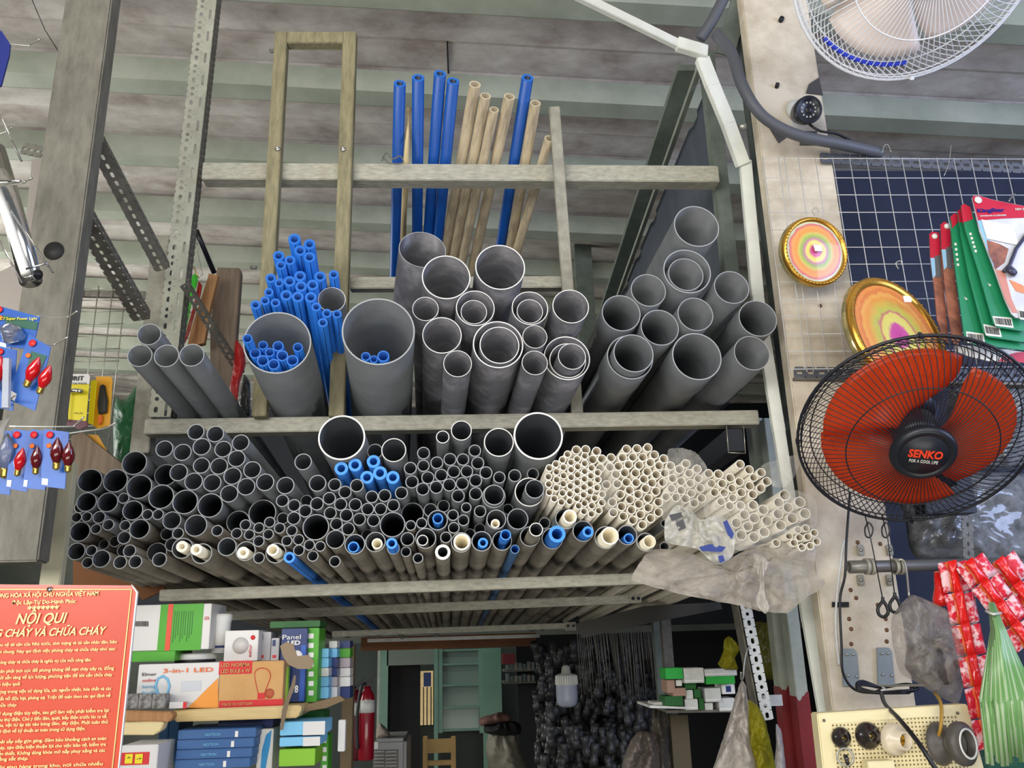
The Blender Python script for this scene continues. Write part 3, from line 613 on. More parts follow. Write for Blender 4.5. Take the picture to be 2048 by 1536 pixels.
# ---------------------------------------------------------------- slotted angle upright and braces
sa = thing('slotted_angle_post', 'tall perforated angle iron upright left of the guard frame', 'post', P(330, 835, 2.03))
pb = P(352, 610, 2.03); ztop = P(400, -30, 2.03).z; zb = P(330, 833, 2.03).z; wsa = 42 * MPP(pb)
cells = [(.018, [(-wsa * .22, .0042, .0042), (wsa * .25, .0034, .016)]), (.018, [(-wsa * .22, .0042, .0042), (wsa * .25, 0, 0)]), (.018, [(-wsa * .22, .0052, .0042), (wsa * .25, .0034, .016)])]
SA_, SB_ = P(319, 834, 2.03), P(417, -25, 2.03)
perforated(SA_, SB_, wsa, [(.036, [(-wsa * .2, .0048, .0075), (wsa * .26, .0034, .0165)]), (.018, [(-wsa * .2, .0052, .0052), (wsa * .26, 0, 0)]), (.018, [(-wsa * .2, .0052, .0052), (wsa * .26, 0, 0)])], mat('pale slotted steel', (150, 150, 134), .5, .2, (172, 172, 156), 18), sa, 'slotted_face', (0, -1, 0))
perforated(SA_ + Vector((wsa / 2, .02, 0)), SB_ + Vector((wsa / 2, .02, 0)), .04, [(.02, [(0, .004, .006)])], M_dark, sa, 'slotted_side', (1, 0, 0))
def brace(lab, a, b, ya, yb, w, w2=.026, pitch=.022):
    A, B = P(*a, ya), P(*b, yb); t = thing('slotted_brace', lab, 'brace', B); d = (B - A).normalized()
    n1 = Vector((0, -1, 0)); n1 = (n1 - d * n1.dot(d)).normalized(); x = d.cross(n1)
    perforated(A, B, w, [(pitch, [(0, .0035, .007)])], M_dark, t, 'slotted_face', n1)
    s = 1 if x.x > 0 else -1
    perforated(A + x * s * w / 2 - n1 * w2 / 2, B + x * s * w / 2 - n1 * w2 / 2, w2, [(pitch, [(0, .0035, .007)])], M_dark, t, 'slotted_side', x)
brace('dark slotted brace, upper of two between left column and perforated upright', (192, 288), (325, 540), 1.66, 1.96, .034)
brace('dark slotted brace, lower of two right of the left column', (165, 440), (282, 640), 1.66, 1.98, .04)
brace('dark slotted brace crossing in front of the green and red bags', (368, 568), (482, 748), 1.975, 2.25, .022)
# things stacked between the perforated upright and the guard frame
def z7(L): return [(300 + x / 3.659, 440 + y / 3.659) for x, y in L]
tag(poly('wooden_plank', z7([(490, 345), (655, 350), (662, 385), (640, 700), (596, 1300), (440, 1060), (440, 800), (470, 520)]), 2.42, .03, M_brownw, None, .002), 'wide brown plank standing left of the guard frame', 'plank')
tag(poly('wood_offcut', z7([(430, 392), (497, 402), (490, 440), (440, 640), (395, 900), (270, 930), (300, 800), (375, 570), (415, 450)]), 2.36, .02, M_slat), 'orange brown wooden slats beside the red bag', 'wood')
bag('plastic_bag', z7([(330, 388), (350, 415), (345, 470), (322, 540), (296, 650), (270, 780), (245, 880), (226, 868), (238, 740), (268, 560), (285, 440)]), 2.31, .012, F_lime, label='bright green folded bag behind the dark brace', cat='bag', jit=.2)
bag('plastic_bag', z7([(356, 450), (382, 480), (372, 550), (335, 660), (290, 830), (255, 905), (243, 890), (275, 770), (325, 600), (345, 500)]), 2.33, .010, F_red, label='red folded bag between green bag and slats', cat='bag', jit=.2)
mb = MB(); ptube(mb, [(392, 460, 2.2), (404, 490, 2.22), (428, 545, 2.3)], 5.5, 14); tag(mb.build('steel_tube', M_black), 'short black tube leaning above the wooden slats', 'tube')
mb = MB(); ptube(mb, [(395, 502, 2.2), (403, 540, 2.22), (406, 548, 2.2), (401, 552, 2.18)], .7, 6); tag(mb.build('wire_hook', M_dull), 'thin bent wire hanging beside the short black tube', 'wire')
mb = MB(); ptube(mb, [(388, 534, 2.3), (392, 545, 2.3), (398, 556, 2.3)], 1.2, 6); tag(mb.build('cable_tie', M_brass), 'small yellow tie on top of bright green bag', 'tie')
bag('plastic_bag', z7([(625, 880), (655, 900), (690, 960), (700, 1060), (655, 1200), (640, 1330), (605, 1370), (580, 1250), (605, 1100)]), 2.2, .02, F_red, label='crumpled red bag right of the wide brown plank', cat='bag', jit=.3)
bag('plastic_bag', z7([(690, 1130), (735, 1200), (730, 1430), (660, 1440), (650, 1330), (665, 1230)]), 2.25, .02, film_mat('dark bag film', (34, 38, 36), .98, .1), label='black bag beside the guard frame foot', cat='bag', jit=.3)
# ---------------------------------------------------------------- left wire grid, hanging cards, green bag
def wiregrid(name, lab, us, vs, vt, vb, Y, r, ul, ur, vref, m=M_dull):
    t = thing(name, lab, 'wire grid', P(ul, vb, Y)); zt, zbm = P(us[0], vt, Y).z, P(us[0], vb, Y).z
    mb = MB()
    for u in us: x = P(u, vref, Y).x; mb.tube([(x, Y, zbm), (x, Y, zt)], r, 6)
    mb.build('vertical_wires', m, t); mb = MB(); x0, x1 = P(ul, vref, Y).x, P(ur, vref, Y).x
    for v in vs: z = P(us[len(us) // 3], v, Y).z; mb.tube([(x0, Y + r * 1.6, z), (x1, Y + r * 1.6, z)], r, 6)
    mb.build('horizontal_wires', m, t); return t
wg = wiregrid('wire_grid', 'small pale wire grid right of the wide left column', [136, 165, 195, 224, 250], [576, 600, 622, 647, 672, 697, 722, 748, 774, 800, 826, 852, 878, 902], 572, 905, 2.18, .0016, 120, 252, 590)
mb = MB(); hbar(mb, (150, 586), (262, 588), 14, .01, 2.185); mb.build('top_rail', M_dark, wg); mb = MB(); mb.bar(P(255, 588, 2.19), P(300, 592, 2.08), .012, .02); mb.build('support_arm', M_dark, wg)
bc = thing('drill_bit_card', 'yellow and white carded drill bit hanging on small left grid', 'package', P(150, 862, 1.9))
poly('backing_card', [(137, 748), (176, 748), (180, 753), (172, 842), (126, 842), (128, 830)], 1.9, .0015, M_yellow, bc)
poly('card_header', [(136, 748), (176, 748), (180, 753), (178, 768), (135, 768)], 1.8985, .001, M_paper, bc)
text('URIT', 137, 761, 9, 1.8975, M_black, bc, 166, bold=.02); text('BIT FOR WOOD', 136, 769, 4, 1.8975, M_black, bc, 172)
mb = MB(); ptube(mb, [(138, 784, 1.888), (137, 800, 1.888), (134, 842, 1.888)], 1.8, 8); ptube(mb, [(134, 783, 1.886), (150, 781, 1.886), (165, 783, 1.886)], 4.5, 10); mb.build('drill_bit', M_chrome, bc)
poly('blister', [(126, 838), (172, 842), (174, 852), (160, 858), (128, 850)], 1.897, .006, mat('pinkish blister', (150, 100, 110), .2, trans=.6), bc)
text('<->', 148, 829, 6, 1.8975, M_black, bc, 164)
t = tag(poly('card_pack', [(182, 762), (190, 759), (194, 764), (186, 850), (176, 846)], 1.93, .0015, M_yellow), 'thin yellow card edge-on beside the drill bit card', 'package')
tb = thing('tool_pack', 'amber carded tool with dark handle on small left grid', 'package', P(205, 860, 1.95))
poly('backing_card', [(192, 753), (222, 753), (225, 760), (220, 850), (195, 858), (186, 850)], 1.95, .0015, M_amber, tb)
poly('tool_body', [(199, 770), (208, 768), (214, 800), (212, 825), (196, 828), (194, 806)], 1.94, .009, M_black, tb, .002); poly('tool_grip', [(196, 832), (204, 828), (203, 846), (196, 850)], 1.94, .006, M_orange, tb, .002)
tag(poly('card_pack', [(165, 868), (196, 870), (214, 902), (210, 911), (190, 898), (170, 878)], 2.0, .0015, M_amber), 'amber card hanging lowest, above the brown board', 'package')
bag('plastic_bag', [(232, 792), (240, 800), (252, 797), (268, 778), (282, 762), (292, 830), (290, 880), (270, 925), (245, 935), (228, 920), (226, 860), (228, 815)], 2.12, .05, F_green, label='dark green plastic bag hanging left of the rack', cat='bag', folds=5)
tag(poly('wooden_board', [(142, 872), (165, 864), (246, 930), (250, 962), (165, 966), (146, 950)], 1.98, .03, M_brownw), 'dark brown board end above the left pipe mouths', 'board')
tag(poly('cardboard_sheet', [(146, 1120), (330, 1160), (330, 1180), (285, 1200), (262, 1176), (146, 1172)], 2.1, .01, mat('brown cardboard', (112, 72, 40), .8)), 'brown cardboard below the far left pipes', 'cardboard')
# ---------------------------------------------------------------- bulb cards on prong hooks
def hook(lab, pts, r=1.6):
    mb = MB(); w = smooth_pts([P(*p) for p in pts], 4); mb.tube(w, r * MPP(w[0]), 8); return tag(mb.build('display_hook', M_dull), lab, 'hook', 'prong hooks on the left')
hook('prong hook above the topmost blue bulb card', [(20, 628, 1.42), (80, 632, 1.36), (132, 634, 1.3), (138, 633, 1.295), (155, 622, 1.285)])
hook('prong hook just below the topmost blue bulb card', [(15, 693, 1.5), (70, 692, 1.36), (105, 690, 1.3), (112, 687, 1.295), (136, 674, 1.285)])
hook('shorter prong hook ending at the dark red bulbs', [(20, 852, 1.45), (90, 853, 1.34), (142, 853, 1.28), (150, 850, 1.275), (168, 834, 1.265)])
hook('longer prong hook reaching right under the amber card', [(20, 876, 1.5), (110, 870, 1.36), (170, 862, 1.28), (208, 857, 1.24), (232, 845, 1.23)])
hook('prong hook tip at the foot of upper bulb cards', [(0, 812, 1.4), (6, 808, 1.34), (32, 790, 1.28)])
hook('thin prong hook high beside the blue package', [(20, 87, 1.6), (55, 90, 1.55), (62, 88, 1.54), (80, 78, 1.53)], 1.3)
def bulbcard(lab, q, Y, bulbs, glass, hdr=True, green=False):
    c = thing('bulb_card', lab, 'package', P(*q[3], Y), 'blue bulb cards on the left hooks')
    poly('backing_card', q, Y, .0015, M_bluecard, c, .0004)
    A = Vector(q[0]); B = Vector(q[1]); D = Vector(q[3])
    ex = (B - A); ey = (D - A)
    def at(s, t): r = A + ex * s + ey * t; return (r.x, r.y)
    mb = MB(); p = P(*at(.25, .09), Y - .002); k = MPP(p); mb.lathe([(0, 0), (7 * k, 0), (7 * k, .001), (0, .001)], p, (0, -1, 0), 16); mb.build('round_badge', M_redink, c)
    mb = MB(); p = P(*at(.25, .28), Y - .002); mb.lathe([(0, 0), (5 * k, 0), (5 * k, .001), (0, .001)], p, (0, -1, 0), 12); mb.build('orange_spot', M_orange, c)
    poly('bar_label', [at(.06, .86), at(.3, .86), at(.3, .97), at(.06, .97)], Y - .001, .001, M_paper, c)
    if green: poly('green_picture', [at(.3, .2), at(.95, .14), at(.9, .34), at(.35, .42)], Y - .001, .001, mat('green ink', (30, 84, 66), .5), c)
    for (u, v, ang, s) in bulbs:
        p = P(u, v, Y - .02); k = MPP(p) * s; ax = (R @ Vector((math.sin(ang), math.cos(ang), .05))).normalized()
        b = MB(); b.lathe([(0.001, 34 * k), (3 * k, 31 * k), (9 * k, 20 * k), (14 * k, 4 * k), (13.5 * k, -6 * k), (9 * k, -18 * k), (7 * k, -22 * k)], p, ax, 24); bo = b.build('bulb', glass, c)
        b = MB(); b.lathe([(7.4 * k, -22 * k), (8 * k, -24 * k), (7 * k, -26 * k), (8 * k, -28 * k), (7 * k, -30 * k), (8 * k, -33 * k), (7 * k, -36 * k), (4 * k, -39 * k), (0.001, -40 * k)], p, ax, 20); b.build('screw_cap', M_brass, bo)
    return c
c = bulbcard('topmost blue card, clear bulb windows and printed heading, far left', [(-30, 604), (80, 634), (66, 700), (-20, 690)], 1.36, [], M_redglass, green=True)
text('C7 Super Power Light', 0, 640, 6, 1.358, M_yellow, c, 72)
mb = MB(); p = P(25, 664, 1.345); mb.lathe([(.001, .012), (.012, .009), (.02, 0), (.012, -.012), (.006, -.02)], p, R @ Vector((.6, .7, .2)), 20); mb.build('bulb', M_clrglass, c)
bulbcard('upper blue card with two bright red bulbs, nearest to column', [(58, 668), (102, 695), (70, 822), (14, 798)], 1.31, [(66, 742, .45, .92), (90, 757, .42, .86)], M_redglass, green=True)
bulbcard('upper left blue card cut by the picture edge, red bulb peeking', [(-10, 690), (34, 700), (26, 822), (-20, 812)], 1.335, [(-2, 742, .2, .9)], M_redglass)
mb = MB(); 
poly('clear_tube_pack', [(6, 716), (18, 716), (16, 815), (3, 815)], 1.29, .008, mat('clear pack plastic', (210, 214, 220), .1, trans=.5)); tag(bpy.data.objects['clear_tube_pack'], 'upright clear strip package at the far left edge', 'package')
bulbcard('lower blue card, first from right, two dark red bulbs', [(88, 858), (138, 864), (130, 978), (80, 972)], 1.29, [(114, 905, .08, .9), (137, 912, .08, .85)], M_drkglass)
bulbcard('lower blue card, second from right, dark and red bulb', [(62, 858), (92, 862), (90, 980), (44, 976)], 1.31, [(73, 918, .1, .8)], M_drkglass)
bulbcard('lower blue card, third from right, red bulb', [(26, 858), (62, 862), (54, 984), (10, 976)], 1.33, [(40, 922, .25, .8)], M_redglass)
bulbcard('lower blue card at left picture edge with large clear bulb', [(-12, 860), (24, 862), (20, 990), (-14, 986)], 1.35, [(12, 908, .1, 1.25)], M_clrglass)
bag('plastic_pack', [(22, 832), (18, 842), (0, 900), (-10, 920), (-12, 850), (8, 838)], 1.25, .004, film_mat('grey clear film', (170, 168, 160), .6), label='clear plastic flap above the lower bulb cards', cat='package', jit=.2)
# chrome rail package + blue package at the top left
ch = thing('chrome_fitting_pack', 'chrome bathroom fitting in clear pack at the left picture edge', 'package', P(50, 570, 1.35))
mb = MB(); ptube(mb, [(-10, 300, 1.42), (20, 400, 1.40), (62, 562, 1.36)], 20, 20); mb.build('chrome_body', M_chrome, ch)
mb = MB(); ptube(mb, [(-6, 380, 1.36), (16, 440, 1.34), (52, 548, 1.32)], 9, 12); mb.build('white_label_strip', M_paper, ch)
for (a, b) in (((-4, 225), (43, 322)), ((20, 420), (106, 545)), ((-8, 470), (44, 566))): mb = MB(); ptube(mb, [(*a, 1.33), (*b, 1.31)], 2.2, 8); mb.build('clear_edge', M_clrglass, ch)
mb = MB(); ptube(mb, [(0, 363, 1.33), (40, 362, 1.31)], 3, 8); ptube(mb, [(52, 538, 1.3), (95, 526, 1.3)], 2, 8); mb.build('chrome_bar', M_chrome, ch)
mb = MB(); mb.lathe([(.001, .004), (.006, 0), (.009, -.008)], P(70, 548, 1.31), R @ Vector((0, 0, 1)), 16); mb.build('valve_cap', M_black, ch)
hook('hook crossing the chrome fitting package', [(-10, 372, 1.36), (44, 366, 1.31), (50, 362, 1.305), (64, 356, 1.3)], 2.2)
hook('hook end above the chrome fitting package', [(-10, 270, 1.36), (14, 262, 1.33), (18, 260, 1.32), (24, 255, 1.315)], 1.6)
tag(poly('hanging_package', [(-30, 55), (3, 62), (20, 88), (18, 110), (2, 170), (-30, 190)], 1.4, .004, mat('deep blue card', (34, 44, 112), .4)), 'deep blue package corner at the top left edge', 'package')
bs = thing('support_bracket', 'small black perforated bracket left of the wide column', 'bracket', P(70, 322, 1.66)); perforated(P(44, 296, 1.66), P(86, 305, 1.66), .028, [(.014, [(0, .0035, .0045)])], M_dark, bs, 'slotted_face', (0, -1, 0))
mb = MB(); ptube(mb, [(62, -5, 2.0), (90, 60, 2.05), (120, 108, 2.1)], .9, 6); tag(mb.build('cable', M_black), 'thin dark cable up to the roof left of column', 'cable')
# ================================================================ red notice board
nb = thing('notice_board', 'red board of fire rules in yellow Vietnamese lettering', 'sign', P(120, 1560, 1.30))
poly('panel', [(-80, 1168), (262, 1171), (273, 1184), (231, 1580), (-80, 1580)], 1.30, .004, [M_redboard], nb)
mb = MB(); YN = 1.2988
for a, b in (((-80, 1179), (263, 1179)), ((263, 1179), (222, 1560)),): mb.tube([P(*a, YN), P(*b, YN)], .0009, 6)
mb.build('yellow_border', M_yel, nb)
mb = MB(); poly('white_edge', [(262, 1169), (264, 1170), (275, 1184), (233, 1580), (231, 1580), (272, 1185)], 1.2995, .0045, M_paper, nb)
mb = MB(); mb.lathe([(0, 0), (.0042, 0), (.0036, .003), (0, .004)], P(100, 1179, YN), (0, -1, 0), 16); mb.build('screw', M_chrome, nb)
for s, u0, v, u1, h, sh in (('CỘNG HÒA XÃ HỘI CHỦ NGHĨA VIỆT NAM', -14, 1196, 191, 8.5, 0), ('Độc Lập-Tự Do-Hạnh Phúc', 24, 1209, 148, 7.5, 0), ('NỘI QUI', 31, 1248, 130, 20, .25), ('PHÒNG CHÁY VÀ CHỮA CHÁY', -66, 1276, 205, 15, .25)):
    text(s, u0, v, h, YN, M_yel, nb, u1, shear=sh, bold=.012)
text('*******', 54, 1224, 11, YN, M_yel, nb, 116, bold=.02)
for v, u1, s in ((1293, 228, 'bảo vệ tài sản của Nhà nước, tính mạng và tài sản nhân dân, bảo'), (1307, 225, 'nói chung. Nay qui định việc phòng cháy và chữa cháy như sau:'), (1328, 178, 'Phòng cháy và chữa cháy là nghĩa vụ của mỗi công dân.'), (1346, 222, 'nhân phải tích cực đề phòng không để nạn cháy xảy ra, đồng'),
                 (1359, 219, 'thời sẵn sàng về lực lượng, phương tiện để khi cần chữa cháy'), (1372, 38, 'có hiệu quả'), (1387, 217, 'trọng trong việc sử dụng lửa, các nguồn nhiệt, hóa chất và các'), (1401, 215, 'chất nổ độc hại, phóng xạ. Triệt để tuân theo các qui định về'), (1414, 33, 'chữa cháy.'),
                 (1431, 212, 'sử dụng điện tùy tiện, sau giờ làm việc phải kiểm tra lại'), (1443, 209, 'tiêu thụ điện. Chú ý đến đèn, quạt, bếp điện trước lúc ra về.'), (1454, 210, 'hóa, vật tư áp sát vào bóng đèn, dây điện. Phải tuân thủ'), (1466, 166, 'qui định về kỹ thuật an toàn trong sử dụng điện.'),
                 (1487, 207, 'phải sắp xếp gọn gàng, đảm bảo khoảng cách an toàn'), (1499, 206, 'cháy, tạo điều kiện thuận lợi cho việc bảo vệ, kiểm tra'), (1511, 205, 'cần thiết. Không dùng khóa mở nắp phuy xăng và các'), (1522, 55, 'bằng sắt thép.'), (1538, 200, 'Khi giao hàng trong kho, nơi chứa nhiều')):
    text(s, -8, v, 6.2, YN, M_yel, nb, u1, bold=.008)
# ================================================================ shelf of boxed goods, lower left
def box(name, lab, u0, v0, u1, v1, Y, d, m, group=None, cat='box', bevel=.0012):
    x0, x1, z0, z1 = rect(u0, v0, u1, v1, Y); t = thing(name, lab, cat, ((x0 + x1) / 2, Y + d / 2, z0), group)
    mb = MB(); pbox(mb, u0, v0, u1, v1, Y, d); mb.build('carton', m, t, bevel); return t
M_gbox = mat('green print', (72, 158, 34), .45); M_kraft = mat('kraft board', (196, 150, 92), .75, 0, (206, 162, 106), 12); M_navy = mat('navy print', (24, 48, 104), .4); M_sky = mat('sky blue print', (120, 190, 226), .5)
M_bbox = mat('steel blue print', (44, 86, 138), .45, 0, (56, 98, 150), 4); M_whbox = mat('white box', (214, 212, 208), .5); M_dgreen = mat('dark green box', (26, 92, 32), .5)
YS = 1.95
t = box('cable_box', 'large green and white box with red stripe, top of left shelf', 262, 1209, 420, 1300, YS, .12, M_whbox); decal(318, 1208, 404, 1301, YS, M_gbox, t, 'green_panel', .002); decal(333, 1208, 343, 1301, YS - .002, mat('red strap', (214, 70, 36), .4), t, 'red_stripe', .001)
barcode([(268, 1240), (300, 1240), (300, 1256), (268, 1256)], YS, t, paper=False)
for k in range(9): decal(347 + k * 4.6, 1222, 348.2 + k * 4.6, 1285 - (k * 7 % 20), YS - .002, M_dgreen, t, 'print_line', .0006)
text('LIOA', 409, 1240, 7, YS, M_redink, t, 418)
t = box('cable_box', 'green box under the large green and white box', 264, 1302, 350, 1323, YS, .12, M_gbox)
t = thing('bucket', 'white plastic tub with dark blue band beside green box', 'tub', P(438, 1322, 2.02)); mb = MB(); k = MPP(P(438, 1270, 2.0)); mb.lathe([(.001, 0), (17 * k, 0), (20 * k, 60 * k), (22 * k, 66 * k), (22 * k, 74 * k), (18 * k, 76 * k), (.001, 76 * k)], P(438, 1306, 2.02), (0, 0, 1), 28); mb.build('tub_body', M_white, t)
mb = MB(); mb.lathe([(18.4 * k, 10 * k), (18.8 * k, 10 * k), (19 * k, 14 * k), (18.5 * k, 14 * k)], P(438, 1306, 2.02), (0, 0, 1), 28); mb.build('blue_band', M_navy, t); text('K', 420, 1276, 12, 2.02 - 21 * k, M_black, t, 428)
t = thing('jar', 'round white lid of dark jar on the orange and white box', 'jar', P(390, 1325, 1.98)); mb = MB(); k = MPP(P(390, 1315, 1.98)); o_ = P(390, 1325, 2.03); mb.lathe([(.001, 12 * k), (42 * k, 12 * k), (44 * k, 10 * k), (44 * k, 0), (.001, 0)], o_ + Vector((0, 0, 6 * k)), (0, 0, 1), 32); mb.build('lid', M_white, t)
mb = MB(); mb.lathe([(.001, 6 * k), (40 * k, 6 * k), (40 * k, 0), (.001, 0)], o_, (0, 0, 1), 32); mb.build('jar_body', M_black, t)
t = box('glove_box', 'white and orange printed box below the jar lid', 274, 1327, 437, 1416, YS - .03, .13, M_whbox)
poly('orange_corner', [(375, 1416), (436, 1356), (436, 1416)], YS - .0315, .001, mat('orange fade', (232, 150, 60), .5), t); text('3-in-1 LED', 326, 1346, 8, YS - .0315, M_orange, t, 424, bold=.01)
for i, (c_, s) in enumerate(((M_black, 'Elmer'), (M_redink, 'online'), (M_sky, 'lamp'), (M_sky, 'bulb'))): text(s, 284, 1352 + i * 12, 6, YS - .0315, c_, t, 312)
mb = MB(); ptube(mb, [(325 + 14 * math.cos(a / 8 * 6.28), 1372 + 20 * math.sin(a / 8 * 6.28), YS - .032) for a in range(8)], 2.4, 6, closed=True); mb.build('blue_swirl', M_sky, t)
decal(362, 1362, 402, 1382, YS - .03, mat('pale grey print', (196, 200, 204), .5), t, 'grey_emblem')
for i, u in enumerate((250, 277, 304)): box('small_packet', 'small black and silver packet in front of white box, ' + ORD[i] + ' from left', u, 1388, u + 26, 1417, YS - .07, .03, mat('silver black print', (60, 58, 58), .3, .3, (170, 168, 164), 60), 'black and silver packets on the left shelf')
t = box('small_box', 'tiny pale box at foot of orange and white box', 338, 1404, 372, 1417, YS - .06, .02, M_whbox); decal(366, 1404, 373, 1417, YS - .06, M_redink, t, 'red_end')
t = box('lamp_box', 'white lamp box with red round logo above kraft bulb box', 449, 1261, 516, 1322, YS + .02, .1, M_whbox)
mb = MB(); k = MPP(P(480, 1290, YS)); mb.lathe([(0, 0), (16 * k, 0), (16 * k, .001), (0, .001)], P(481, 1291, YS + .019), (0, -1, 0), 24); mb.build('grey_disc', mat('disc grey', (196, 192, 188), .5), t)
mb = MB(); mb.lathe([(0, 0), (4.5 * k, 0), (4.5 * k, .001), (0, .001)], P(506, 1275, YS + .019), (0, -1, 0), 14); mb.build('red_logo', M_redink, t)
pr_ = P(502, 1314, YS + .018); label3('eeliur', pr_, Vector((0, 0, 1)), Vector((-1, 0, 0)), 6 * k, 24 * k, M_redink, t)
for i, (u0, u1) in enumerate(((517, 541), (542, 558))):
    t = box('lamp_box', ('wider' if i == 0 else 'narrower') + ' of two grey white printed boxes right of the white lamp box', u0, 1264 + 12 * i, u1, 1322, YS + .06, .08, mat('grey white print', (186, 186, 190), .5)); decal(u0 + 3, 1268 + 12 * i, u0 + 9, 1280 + 12 * i, YS + .06, M_navy, t, 'blue_mark'); decal(u0 + 3, 1310, u0 + 10, 1316, YS + .06, M_redink, t, 'red_mark')
t = box('bulb_box', 'kraft carton with red bands and bulb drawing', 438, 1323, 566, 1417, YS - .03, .14, M_kraft); decal(438, 1322, 504, 1348, YS - .03, M_redink, t, 'red_header'); decal(438, 1400, 566, 1417, YS - .03, M_redink, t, 'red_footer')
text('LED NORMA', 442, 1334, 7, YS - .032, M_kraft, t, 499, bold=.02); text('LED BULB 6 W', 442, 1346, 7, YS - .032, M_kraft, t, 499, bold=.02); text('MADE IN VIETNAM', 444, 1412, 6, YS - .032, M_kraft, t, 503)
mb = MB(); ol = [(516, 1386), (512, 1368), (509, 1350), (513, 1340), (525, 1336), (537, 1341), (541, 1352), (536, 1368), (529, 1386)]; mb.tube(smooth_pts([P(u, v, YS - .0315) for u, v in ol], 5), .0007, 6)
mb.build('bulb_outline', M_redink, t); decal(515, 1386, 530, 1398, YS - .03, M_redink, t, 'drawn_socket')
mb = MB(); mb.lathe([(0, 0), (9 * k, 0), (9 * k, .001), (0, .001)], P(539, 1387, YS - .031), (0, -1, 0), 20); mb.build('red_emblem', mat('faint red', (186, 92, 62), .6), t)
t = box('panel_light_box', 'navy box lettered Panel LED on the left shelf', 560, 1257, 612, 1404, YS + .03, .1, M_navy); decal(600, 1290, 610, 1403, YS + .03, mat('royal blue print', (36, 84, 170), .4), t, 'blue_strip')
text('Panel', 565, 1279, 9, YS + .03, M_paper, t, 601); text('LED', 575, 1290, 8, YS + .03, M_paper, t, 600, bold=.03); text('18', 584, 1385, 13, YS + .03, M_paper, t, 596, bold=.03)
mb = MB(); mb.lathe([(0, 0), (11 * k, 0), (11 * k, .001), (0, .001)], P(594, 1312, YS + .029), (0, -1, 0), 22); mb.build('round_picture', M_paper, t)
t = box('panel_light_box', 'bright green box edge right of navy panel box', 613, 1256, 636, 1404, YS + .05, .09, M_gbox)
for q in range(7): decal(617, 1267 + q * 19, 627, 1277 + q * 19, YS + .05, M_paper, t, 'white_square')
t = box('panel_light_box', 'dark green box lying over the navy panel box', 540, 1242, 640, 1255, YS + .06, .1, M_dgreen)
box('lamp_box', 'lime green slim box between kraft carton and navy box', 561, 1334, 575, 1404, YS - .0, .02, mat('lime print', (150, 200, 60), .5))
t = thing('torn_cardboard', 'torn grey brown cardboard piece stuck before navy box', 'cardboard', P(600, 1340, 1.88))
poly('flap', [(560, 1292), (572, 1284), (586, 1288), (594, 1312), (616, 1310), (628, 1322), (622, 1338), (596, 1338), (578, 1330), (566, 1314)], 1.88, .004, mat('grey cardboard', (140, 122, 98), .8), t)
poly('hanging_strip', [(583, 1368), (588, 1350), (592, 1352), (590, 1372), (576, 1410), (566, 1460), (560, 1460), (564, 1420)], 1.885, .002, mat('tape brown', (120, 104, 84), .7), t)
# column of little boxes
cols = [M_sky, M_whbox, M_sky, M_whbox, M_sky, M_navy, M_sky, M_whbox]; k = 0
for j, (v0, v1) in enumerate(((1282, 1296), (1297, 1315), (1316, 1335), (1336, 1353), (1354, 1373), (1374, 1397))):
    for i, (u0, u1) in enumerate(((637, 657), (658, 674), (675, 700))):
        if j == 0 and i == 0: continue
        m = [[M_sky, M_whbox, M_navy], [M_sky, M_sky, M_gbox], [M_sky, M_navy, mat('box pinkish', (170, 160, 164), .5)], [M_whbox, M_navy, M_whbox], [M_sky, mat('box pinkish', (170, 160, 164), .5), M_white], [M_sky, M_whbox, M_navy]][j][i]
        t = box('small_box', '%s small box, %s row down, %s column beside green box' % ({'sky blue print': 'sky blue', 'white box': 'white', 'navy print': 'navy', 'green print': 'green', 'box pinkish': 'pinkish grey', 'white plastic': 'pure white'}[m.name], ORD[j], ORD[i]), u0, v0, u1, v1, YS + .1 + .05 * i, .06, m, 'little bulb boxes at the right end of the left shelf')
sh = thing('wooden_shelf', 'rough pine shelf board carrying the boxed goods, lower left', 'shelf', P(420, 1440, YS))
poly('plank', [(345, 1420), (600, 1410), (604, 1416), (594, 1436), (350, 1444)], YS - .04, .3, M_shelfw, sh, .002); poly('front_batten', [(244, 1421), (343, 1424), (346, 1434), (338, 1444), (244, 1443)], YS - .1, .03, M_slat, sh, .002)
poly('front_block', [(240, 1445), (328, 1443), (322, 1460), (306, 1470), (238, 1470)], YS - .1, .03, mat('pale pine', (218, 200, 150), .7), sh, .002)
tag(poly('torn_cardboard', [(604, 1412), (640, 1402), (680, 1392), (690, 1400), (652, 1416), (606, 1424)], YS + .0, .02, mat('old paper brown', (120, 100, 74), .8)), 'brown torn paper edge right of the pine shelf', 'cardboard')
t = box('remote_box', 'white box with yellow arrow buttons on red strip, bottom left', 240, 1490, 314, 1560, YS - .12, .1, M_whbox); decal(236, 1505, 298, 1530, YS - .12, M_redink, t, 'red_strip')
for u in (250, 270): decal(u, 1508, u + 15, 1527, YS - .122, M_yellow, t, 'yellow_button')
text('^', 254, 1519, 5, YS - .1235, M_black, t, 260); text('-+', 273, 1520, 5, YS - .1235, M_black, t, 282)
for i in range(2): box('blue_box', ('left' if i == 0 else 'right') + ' tall dark blue box under the shelf end', 316 + 20 * i, 1440, 335 + 20 * i, 1530, YS + .02, .1, mat('dark blue print', (24, 74, 118), .5), 'tall dark blue boxes')
